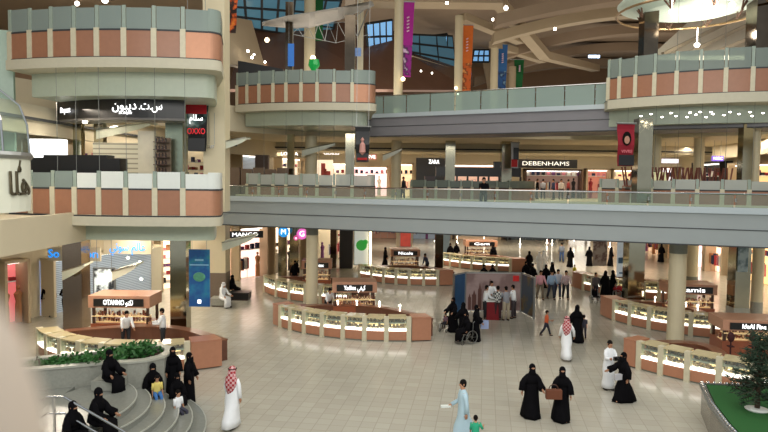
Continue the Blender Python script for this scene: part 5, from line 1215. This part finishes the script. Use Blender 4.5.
# upper floor people
A_, B_, d_, n_ = b2
q = dep(484, 190, 28.9)
person('person in black leaning at the railing of the lower bridge', 0, 0, 1.62, 0, pos=(q.x, q.y + .15, 5.5), kind='western', top=BLACKC, bottom=BLACKC, arms=((26, 8, 70), (26, 8, 70)), lean=8, head='bare')
q = dep(403, 190, 45); person('man in dark clothes walking far on the upper floor, left of the black shop', 0, 0, 1.7, 60, pos=(q.x, q.y, 5.5), kind='western', top=cloth('dark_slate', (52, 52, 66)), head='bare')
shp = [(529, 'white top', WHITEC), (537, 'black clothes', BLACKC), (543, 'grey top', cloth('grey_shirt', (150, 152, 160))), (553.5, 'dark blue top', cloth('navy_top', (40, 50, 80))), (561, 'pale top', cloth('pale_top', (206, 196, 190))), (568, 'red top', cloth('red_top', (150, 50, 50)))]
for i, (px, d, m) in enumerate(shp):
    q = dep(px, 190, 51 + (i % 3)); person('distant shopper in %s before the big black shop sign, %s from the left' % (d, ORD[i]), 0, 0, 1.68, 90 * (i % 4), pos=(q.x, q.y, 5.5), kind='western', top=m, head='bare', group='distant shoppers')
# =================================================================== UPPER FLOOR THINGS
# black counter and sign of the left balcony shop
q0 = dep(31, 170, 24.6); q1 = dep(107, 170, 24.0); q2 = dep(120, 170, 23.9)
root = empty('black_counter', ((q0.x + q1.x) / 2, 24.3, Z2), 'long black shop counter inside the lower left round balcony', 'counter')
s = MB(); s.prism([(q0.x, q0.y), (q1.x, q1.y), (q1.x, q1.y + .7), (q0.x, q0.y + .7)], Z2, 7.72); s.build('body', BLACK, root)
s = MB(); s.prism([(q1.x, q1.y), (q2.x, q2.y), (q2.x, q2.y + .7), (q1.x, q1.y + .7)], Z2, 7.6); s.build('side_cabinet', BLACK, root)
text('Dupont', (q0.x + 1.15, q0.y - .08, 7.2), .34, mat('dim_letters', (120, 120, 124), .5, noise=0), root, 0)
cs, rs = (-9.3, 30.0), 5.6
aa = [ray_arc(px, 105, cs, rs) for px in (57, 185)]
root = empty('curved_sign', (-9.3, 24.4, 9.5), 'curved black sign with glowing white script above the left balcony shop', 'sign')
s = MB(); s.sector(cs, rs - .15, rs, aa[0], aa[1], 9.16, 9.9, 18); s.build('board', BLACK, root)
s = MB(); s.sector(cs, rs - 1.2, rs - .02, aa[0], aa[1], 9.08, 9.16, 18); s.build('underside', mat('grey_under', (96, 92, 88), .4), root)
def arc_text(t, px, size, z, w, oo=.06):
    a = ray_arc(px, 105, cs, rs); q = pol(cs, rs + oo, a); text(t, (q[0], q[1], z), size, LETTERW, root, a + PI / 2, width=w)
arc_text(ar('س.ت.'), 151, .46, 9.6, .85, .06); arc_text(ar('ديبون'), 125, .46, 9.6, .95, .06); arc_text('Dupont', 68, .3, 9.5, .7, .12); arc_text('S.T. Dupont', 126, .13, 9.33, .5, .06)
for px, py in [(79, 119), (85, 122), (100, 119), (112, 118)]:
    q = dep(px, py, 25.3); s = MB(); s.lathe([(.03, q.z + .1), (.09, q.z + .05), (.1, q.z - .03), (.02, q.z - .05)], 8, (q.x, q.y)); tag(s.build('spot_lamp', LAMP), 'small bright spot lamp under the curved black sign', 'lamp', 'spot lamps under the curved sign')
SLATC = pattern_mat('cream_slats', 'slat', (150, 142, 120), (216, 208, 180), 1.6, .6)
q0 = dep(93, 160, 26.2); q1 = dep(138, 160, 26.2); s = MB(); s.box(q0.x, q1.x, 26.2, 26.6, Z2, 8.3); tag(s.build('slatted_screen', SLATC), 'cream slatted screen behind the black counter', 'screen')
q0 = dep(138, 160, 26.2); q1 = dep(154, 160, 26.2); s = MB(); s.box(q0.x, q1.x, 26.2, 26.5, Z2, 8.8); tag(s.build('marble_screen', mat('cream_marble_panel', (216, 208, 184), .3, noise=.12, scale=2)), 'pale display panel between slatted screen and bottle shelves', 'panel')
root = empty('bottle_shelf', (dep(161, 160, 25.6).x, 25.6, Z2), 'tall narrow shelf of dark bottles inside the left balcony shop', 'shelf')
q0 = dep(154, 160, 25.6); q1 = dep(168, 160, 25.6); s = MB(); s.box(q0.x, q1.x, 25.9, 26.0, Z2, 8.5); s.build('back', mat('shelf_back', (120, 100, 80), .5), root)
for k in range(7):
    z = 6.5 + k * .3; s = MB(); s.box(q0.x, q1.x, 25.5, 25.9, z, z + .03); sh = s.build('shelf', DARKBR, root)
    for i in range(4):
        x = q0.x + .08 + i * .13; s = MB(); s.lathe([(.04, z + .03), (.04, z + .14), (.015, z + .18), (.015, z + .23)], 8, (x, 25.6)); tag(s.build('bottle', mat('bottle_dark', (44, 22, 18), .2), None), 'small dark bottle on the narrow shelf in the left balcony shop', 'bottle', 'bottles on the narrow shelf')
# ribbed glass wings on poles (lettered light arms)
for (lab, px0, px1, py, Y) in [('large glass wing canopy arm above the left balcony shop', 96, 150, 128, 26.8), ('glass wing with letters by the cream column at the left bridge end', 209, 246, 143, 26.9),
                               ('pale glass wing under the lower bridge at its left end', 222, 254, 241, 29.5), ('glass wing on the far pale column left of the black shop', 383, 402, 153, 43.2),
                               ('glass wing at the pale column of the middle balcony', 302, 335, 148, 39), ('glass wing hanging left of the swirling poster', 62, 84, 270, 28), ('glass wing over the swirling poster at left', 112, 136, 270, 28)]:
    a = dep(px0, py + 3, Y); b_ = dep(px1, py - 4, Y); root = empty('glass_wing', tuple(a), lab, 'light fitting'); s = MB(); n = 8; vs = []
    for i in range(n + 1):
        u = i / n; p = a.lerp(b_, u); h = .3 * (1 - u) ** .6 + .04; vs += [(p.x, Y, p.z + .05), (p.x, Y + .9, p.z + .12), (p.x, Y + .9, p.z + .04), (p.x, Y, p.z - h)]
    fs = [(0, 1, 2, 3), (4 * n + 3, 4 * n + 2, 4 * n + 1, 4 * n)]
    for i in range(n):
        for k in range(4): fs.append((4 * i + k, 4 * i + (k + 1) % 4, 4 * i + 4 + (k + 1) % 4, 4 * i + 4 + k))
    s.add(vs, fs); s.build('blade', mat('wing_glass', (200, 202, 182), .25, noise=.05), root)
    s = MB(); s.tube([(a.x, Y - .03, a.z + .07), (b_.x, Y - .03, b_.z + .07)], .03, 5); s.build('arm', CHROME, root)
# brown screens on the left part of the middle balcony
for i in range(5):
    q0 = dep(229 + i * 12, 175, 37.5); q1 = dep(240 + i * 12, 175, 37.5); s = MB(); s.box(q0.x, q1.x - .03, 37.5, 37.9, Z2, 7.55 - .08 * (i % 2)); tag(s.build('brown_cabinet', mat('brown_laminate', (104, 84, 66), .5)), 'brown tall cabinet behind the middle balcony, %s from the left' % ORD[i], 'cabinet', 'brown tall cabinets')
q0 = dep(255, 160, 40.5); q1 = dep(268, 160, 40.5); s = MB(); s.box(q0.x, q1.x, 40.5, 41, Z2, 8.4); tag(s.build('brown_cabinet', mat('dark_laminate', (70, 50, 38), .5)), 'taller dark brown cabinet block left of the narrow mirror column', 'cabinet', 'brown tall cabinets')
q0 = dep(222, 70, 38.5); q1 = dep(283, 70, 38.5)
# black block above the middle balcony
s = MB(); q0 = dep(238, 63, 38.5); q1 = dep(283, 69, 38.5); s.add([(q0.x, 38.5, 11.1), (q1.x, 38.5, 11.1), (q1.x, 38.5, q1.z), (q0.x, 38.5, q0.z + .15), (q0.x, 40, 11.1), (q1.x, 40, 11.1), (q1.x, 40, q1.z), (q0.x, 40, q0.z + .15)], [(0, 1, 2, 3), (5, 4, 7, 6), (4, 0, 3, 7), (1, 5, 6, 2), (3, 2, 6, 7), (4, 5, 1, 0)])
tag(s.build('black_booth', BLACK), 'long black booth behind the glass of the upper middle balcony', 'booth')
# black shelving on the far centre counter
root = empty('black_shelving', (dep(478, 175, 43.2).x, 43.2, Z2), 'long low black shelving unit on the far centre counter', 'shelving')
q0 = dep(436, 172, 43.4); q1 = dep(521, 172, 43.4); s = MB(); s.box(q0.x, q1.x, 43.4, 43.8, Z2 + 1.72, Z2 + 2.34); s.build('canopy', BLACK, root)
s = MB(); s.box(q0.x, q1.x, 43.3, 44.4, Z2 + 1.05, Z2 + 1.4); s.build('shelf', DARKBR, root)
s = MB()
for k in range(9):
    x = q0.x + (q1.x - q0.x) * k / 8; s.box(x - .06, x + .06, 43.45, 43.6, Z2, Z2 + 1.72)
s.build('uprights', BLACK, root)
s = MB(); s.box(dep(425, 170, 43.6).x, q0.x, 43.5, 44, Z2, Z2 + 1.7); s.build('side_unit', mat('dark_wine', (58, 34, 36), .4), root)
s = MB(); s.box(dep(494, 170, 43.6).x, dep(500, 170, 43.6).x, 43.5, 44, Z2 + 2.34, Z2 + 2.75); s.build('till', BLACK, root)
# tables with upturned chairs on the right balcony
def cafe_chair(c, rz, label):
    root = empty('cafe_chair', c, label, 'chair', 'upturned cafe chairs on the right balcony', rz=rz); root['_o'] = (0, 0, 0); CW = mat('chair_wood', (112, 58, 46), .4)
    for sx, sy in ((-1, -1), (1, -1), (-1, 1), (1, 1)):
        s = MB(); s.tube([(sx * .12, sy * .14, .05), (sx * .27, sy * .2, .98)], .042, 6); s.build('leg', CW, root, local=True)
    s = MB(); s.obox((0, 0, .03), .42, .42, .04); s.build('seat', WOODR, root, local=True)
    s = MB(); s.tube([(-.2, .2, .03), (-.19, .24, -.18)], .02, 5); s.tube([(.2, .2, .03), (.19, .24, -.18)], .02, 5); s.obox((0, .24, -.14), .4, .03, .12); s.build('backrest', WOODR, root, local=True)
k = 0
for i, px in enumerate([633, 650, 667, 684, 702, 720]):
    q = dep(px, 180, 31.8 + .3 * (i % 2)); root = empty('cafe_table', (q.x, q.y, Z2), 'small square cafe table under upturned chairs, %s from the left' % ORD[i], 'table', 'cafe tables on the right balcony')
    s = MB(); s.obox((q.x, q.y, Z2 + 1.0), .75, .75, .04, .2, base=True); s.build('tabletop', WOODR, root); s = MB(); s.tube([(q.x, q.y, Z2), (q.x, q.y, Z2 + 1.0)], .04, 8); s.build('pedestal', BLACK, root)
    s = MB(); s.lathe([(.25, Z2), (.22, Z2 + .03)], 14, (q.x, q.y)); s.build('foot', BLACK, root)
    for dx in (-.24, .24):
        cafe_chair((q.x + dx, q.y - .05, Z2 + 1.22), .3 * (k % 3), 'upturned brown chair on a cafe table, %s along the right balcony' % ORD[k]); k += 1
root = empty('easel_board', tuple(dep(655, 176, 34)), 'pale yellow lit board standing behind the upturned chairs', 'board'); q = dep(655, 176, 34)
s = MB(); s.obox((q.x, q.y, Z2), 1.2, .08, 2.0, base=True); s.build('board', mat('pale_yellow_board', (226, 220, 170), .5, emit=.5, noise=.12, scale=2), root)
s = MB(); s.obox((q.x, q.y + .05, Z2), .08, .1, 2.05, base=True); s.build('stand', BLACK, root)
# downlights in the underside of the upper right balcony
for i, (px, py) in enumerate([(641, 116), (651, 114), (662, 117), (671, 113), (676, 116), (687, 117), (690, 112.5), (696, 114.5), (700, 112), (706, 117), (711, 112), (713, 114), (724, 115), (730, 112), (739, 114), (750, 112), (752, 116), (763, 113)]):
    q = at(px, py, Z3 - 1.26); s = MB(); s.lathe([(.03, q.z + .02), (.055, q.z), (.045, q.z - .02), (.01, q.z - .03)], 10, (q.x, q.y)); tag(s.build('downlight', LAMP), 'small recessed round downlight in the underside of the upper right balcony', 'lamp', 'downlights under the right balcony')
for i, (px, py, Y, r, lab) in enumerate([(77, 3.5, 28, .16, 'round white lamp over the upper left balcony, left of the bigger one'), (105, 0, 27.5, .22, 'bright lamp at the top edge over the upper left balcony'), (447, 3, 46, .18, 'ceiling lamp above the orange banner column'), (506, 8, 44, .24, 'brightest lamp on the brown ceiling'),
     (493, 19.5, 56, .2, 'lamp at the top of the blue banner column'), (555, 29, 52, .2, 'single lamp in the middle of the brown ceiling'), (248, 51, 40, .14, 'small spot lamp on the beige soffit left of the black booth'), (252, 57.5, 40, .14, 'lower small spot lamp on the beige soffit'), (254, 54.5, 40.2, .1, 'tiny spot lamp between the soffit lamps'), (265, 62, 41, .11, 'tiny spot lamp by the maroon soffit edge'),
     (267, 40, 48, .3, 'warm glowing lamp on the maroon soffit'), (313, 58, 43, .3, 'warm uplight at the pale column of the middle balcony'), (456, 88, 53.4, .22, 'warm lamp at the foot of the orange banner'), (403, 79, 44.3, .25, 'warm lamp at the foot of the purple banner'), (458, 94, 52, .1, 'tiny reddish lamp by the upper railing'), (421, 71, 54, .12, 'small spot lamp on the far maroon soffit'), (432, 73, 56, .12, 'second small spot lamp on the far maroon soffit')]):
    q = dep(px, py, Y); s = MB(); r *= .62; s.lathe([(.01, q.z - r), (r * .7, q.z - r * .7), (r, q.z), (r * .7, q.z + r * .7), (.01, q.z + r)], 12, (q.x, q.y)); tag(s.build('ceiling_lamp', LAMP if i not in (10, 11, 12, 13) else LITWARM), lab, 'lamp')
q0 = dep(594, 56.5, 60); s = MB(); s.obox(tuple(q0), 1.0, .15, .22); tag(s.build('ceiling_light_strip', mat('cool_strip', (190, 220, 255), .5, emit=6, noise=0)), 'small cool white light strip under the brown ceiling at right', 'lamp')
# sail canopy with truss above the middle balcony
root = empty('fabric_sail', tuple(dep(310, 25, 41)), 'large grey curved fabric sail with a thin lattice frame above the middle balcony', 'canopy')
T0 = [(262, 22, 38), (285, 16, 39), (310, 12, 40), (340, 7, 40), (372, 1, 40)]; T1 = [(262, 25, 44), (285, 27, 43), (310, 27, 42), (340, 19, 41), (374, 5, 40)]
s = MB(); n = len(T0); top = [dep(*a) for a in T0]; bot = [dep(*a) for a in T1]; vs = []
for i in range(n): vs += [top[i], bot[i], bot[i] + Vector((0, .04, -.05)), top[i] + Vector((0, .04, -.05))]
fs = [(0, 1, 2, 3), (4 * n - 1, 4 * n - 2, 4 * n - 3, 4 * n - 4)]
for i in range(n - 1):
    for k in range(4): fs.append((4 * i + k, 4 * i + (k + 1) % 4, 4 * i + 4 + (k + 1) % 4, 4 * i + 4 + k))
s.add(vs, fs); s.build('fabric', mat('grey_sail', (176, 170, 162), .7, noise=.04), root, smooth=True)
s = MB(); Ls = [dep(288 + 10 * i, 27 - .9 * i + (2 if i < 3 else 0), 42) for i in range(8)]; Lb = [dep(292 + 11 * i, 34 + i * 2.2 - (i > 4) * (i - 4) * 5, 43) for i in range(8)]
s.tube(Ls, .02, 5); s.tube(Lb, .02, 5)
for i in range(7): s.tube([Ls[i], Lb[i]], .016, 4); s.tube([Lb[i], Ls[i + 1]], .016, 4)
s.tube([dep(370, 4, 41), dep(358, 36, 42)], .04, 5); s.tube([dep(372, 4, 41), dep(345, 24, 42)], .03, 5); s.build('lattice', STEEL, root)
# white canopy with struts above the right balcony, and the sloping white soffit
root = empty('round_canopy', tuple(dep(690, 10, 33)), 'round pale glass canopy with fan shaped struts and lamps above the upper right balcony', 'canopy')
cx_, cy_ = dep(690, 8, 33).x, 33; zc = dep(690, 16, 33).z
s = MB(); s.lathe([(.2, zc + .5), (2.2, zc + .2), (3.4, zc + .55), (3.5, zc + .65), (3.4, zc + .75), (.2, zc + 1.0)], 36, (cx_, cy_)); s.build('disc', mat('canopy_glow', (206, 222, 208), .4, emit=.12, noise=.06), root)
s = MB(); s.tube([(cx_ + 3.5 * math.cos(a), cy_ + 3.5 * math.sin(a), zc + .15) for a in [2 * PI * i / 36 for i in range(37)]], .06, 6); s.build('rim', mat('brass_rim', (180, 150, 110), .3, .7), root)
s = MB()
for k in range(8):
    a = 2 * PI * k / 8; b0 = Vector((cx_ + 2.4 * math.cos(a), cy_ + 2.4 * math.sin(a), zc - .1))
    for da in (-.35, 0, .35): s.tube([b0, (cx_ + 3.3 * math.cos(a + da), cy_ + 3.3 * math.sin(a + da), zc + 1.7)], .045, 5)
s.build('struts', MAROON, root)
for (px, py, lab) in [(672, 12, 'biggest glowing lamp of the round canopy'), (706, 8, 'second glowing lamp of the round canopy'), (717, 8, 'third glowing lamp of the round canopy'), (732, 5, 'rightmost glowing lamp of the round canopy'), (697, 45, 'warm glowing lamp on the white sloping soffit below the round canopy')]:
    q = dep(px, py, 30.5 if py < 20 else 34.5); s = MB(); s.ell(tuple(q), .14, .14, .12, 10); s.tube([tuple(q), (q.x, q.y, q.z + (1.6 if py < 20 else .9))], .02, 4); tag(s.build('canopy_lamp', LAMP), lab, 'lamp')
slab4('ceiling_sloping_right', [dep(650, 60, 38), dep(770, 60, 38), dep(770, 2, 42), dep(700, 14, 42)], .3, mat('pale_sloping_plaster', (206, 198, 180), .6, noise=.03))
for i, (x0, y0, x1, y1) in enumerate([(663, 54, 745, 14), (690, 52, 762, 18), (715, 52, 775, 28)]):
    s = MB(); a = dep(x0, y0, 37); b_ = dep(x1, y1, 39.6); s.tube([a, b_], .14, 4); tag(s.build('sloping_rail', mat('greybrown_rail', (138, 126, 108), .5)), 'dark sloping edge line on the pale soffit under the round canopy, %s from the left' % ORD[i], 'edge trim')
l = bpy.data.lights.new('canopy_bulb', 'POINT'); l.energy = 160; l.color = (1, .93, .8); l.shadow_soft_size = .2
o = bpy.data.objects.new('canopy_bulb', l); C.objects.link(o); o.location = dep(700, 34, 33.5)
# =================================================================== NEAR LEFT: round glass lift car with sign, post standing in for a fingertip
Yp = 9.6; pr = dep(19, 180, Yp); rr = 1.25; cxp = pr.x - rr; zb = dep(20, 212, Yp).z; zt = dep(20, 152, Yp).z
root = empty('glass_lift_car', (cxp, Yp, zb), 'round glass lift car with a cream Arabic lettered base at the left edge', 'lift')
s = MB(); s.lathe([(rr - .5, zb - .02), (rr, zb), (rr, zt - .08)], 40, (cxp, Yp)); s.build('sign_band', mat('cream_band', (214, 214, 196), .45, noise=.02), root, smooth=False)
s = MB(); s.lathe([(rr + .02, zt - .1), (rr + .05, zt - .05), (rr + .02, zt), (rr - .08, zt + .01)], 40, (cxp, Yp)); s.build('ledge', STEEL, root)
zg = dep(20, 85, Yp).z; s = MB(); prof = [(rr - .02, zt), (rr - .05, zt + .45), (rr - .15, zt + .75), (rr - .42, zt + .98), (rr - .5, zt + 1.02)]; s.lathe(prof, 40, (cxp, Yp)); s.build('glass', GLASSG, root, smooth=True)
s = MB()
for k in range(8):
    a = 2 * PI * k / 8 - .25; s.tube([(cxp + (q[0] + .01) * math.cos(a), Yp + (q[0] + .01) * math.sin(a), q[1]) for q in prof], .018, 5)
s.tube([(cxp + (rr - .48) * math.cos(a), Yp + (rr - .48) * math.sin(a), zt + 1.0) for a in [2 * PI * i / 36 for i in range(37)]], .03, 6); s.build('ribs', CHROME, root)
s = MB(); s.lathe([(.22, 0), (.22, zb)], 20, (cxp, Yp)); s.build('ram', STEEL, root)
def decal(t, px, py, size):
    q = dep(px, py, Yp - .9); dx = (q.x - cxp); a = -math.acos(max(-1, min(1, dx / rr))); P = (cxp + (rr + .01) * math.cos(a), Yp + (rr + .01) * math.sin(a), q.z)
    text(t, P, size, LETTERG, root, a + PI / 2, extrude=.012)
decal(ar('هلا'), 8, 186, .5); decal('/', 15, 166, .26); decal(ar('ه'), 6, 167, .22)

b = MB(); b.box(-12, 14, -3, .42, 5.3, 5.5); struct(b.build('floor_near_gallery', CREAMW))
root = empty('fingertip_post', (-.19, .25, 5.5), 'pale beige rounded post standing in for a blurred fingertip at the lower left edge', 'post')  # made-up post in place of an out-of-focus fingertip at the lens
s = MB(); s.lathe([(.062, 5.5), (.062, 6.77), (.058, 6.80), (.05, 6.83), (.036, 6.855), (.018, 6.868), (.002, 6.872)], 32, (-.2, .25)); s.build('shaft', mat('fingertip_beige', (206, 190, 174), .6, noise=.02), root, smooth=True)
s = MB(); s.lathe([(.1, 5.5), (.1, 5.52), (.07, 5.54)], 24, (-.195, .25)); s.build('base', STEEL, root)
b = MB(); q0 = dep(-30, 60, 23.6); q1 = dep(13, 60, 24.2); b.prism([(q0.x, q0.y), (q1.x, q1.y), (q1.x, q1.y + .12), (q0.x, q0.y + .12)], 7.4, 12.3); struct(b.build('wall_green_left', mat('pale_green_panel', (146, 170, 152), .3, noise=.05)))
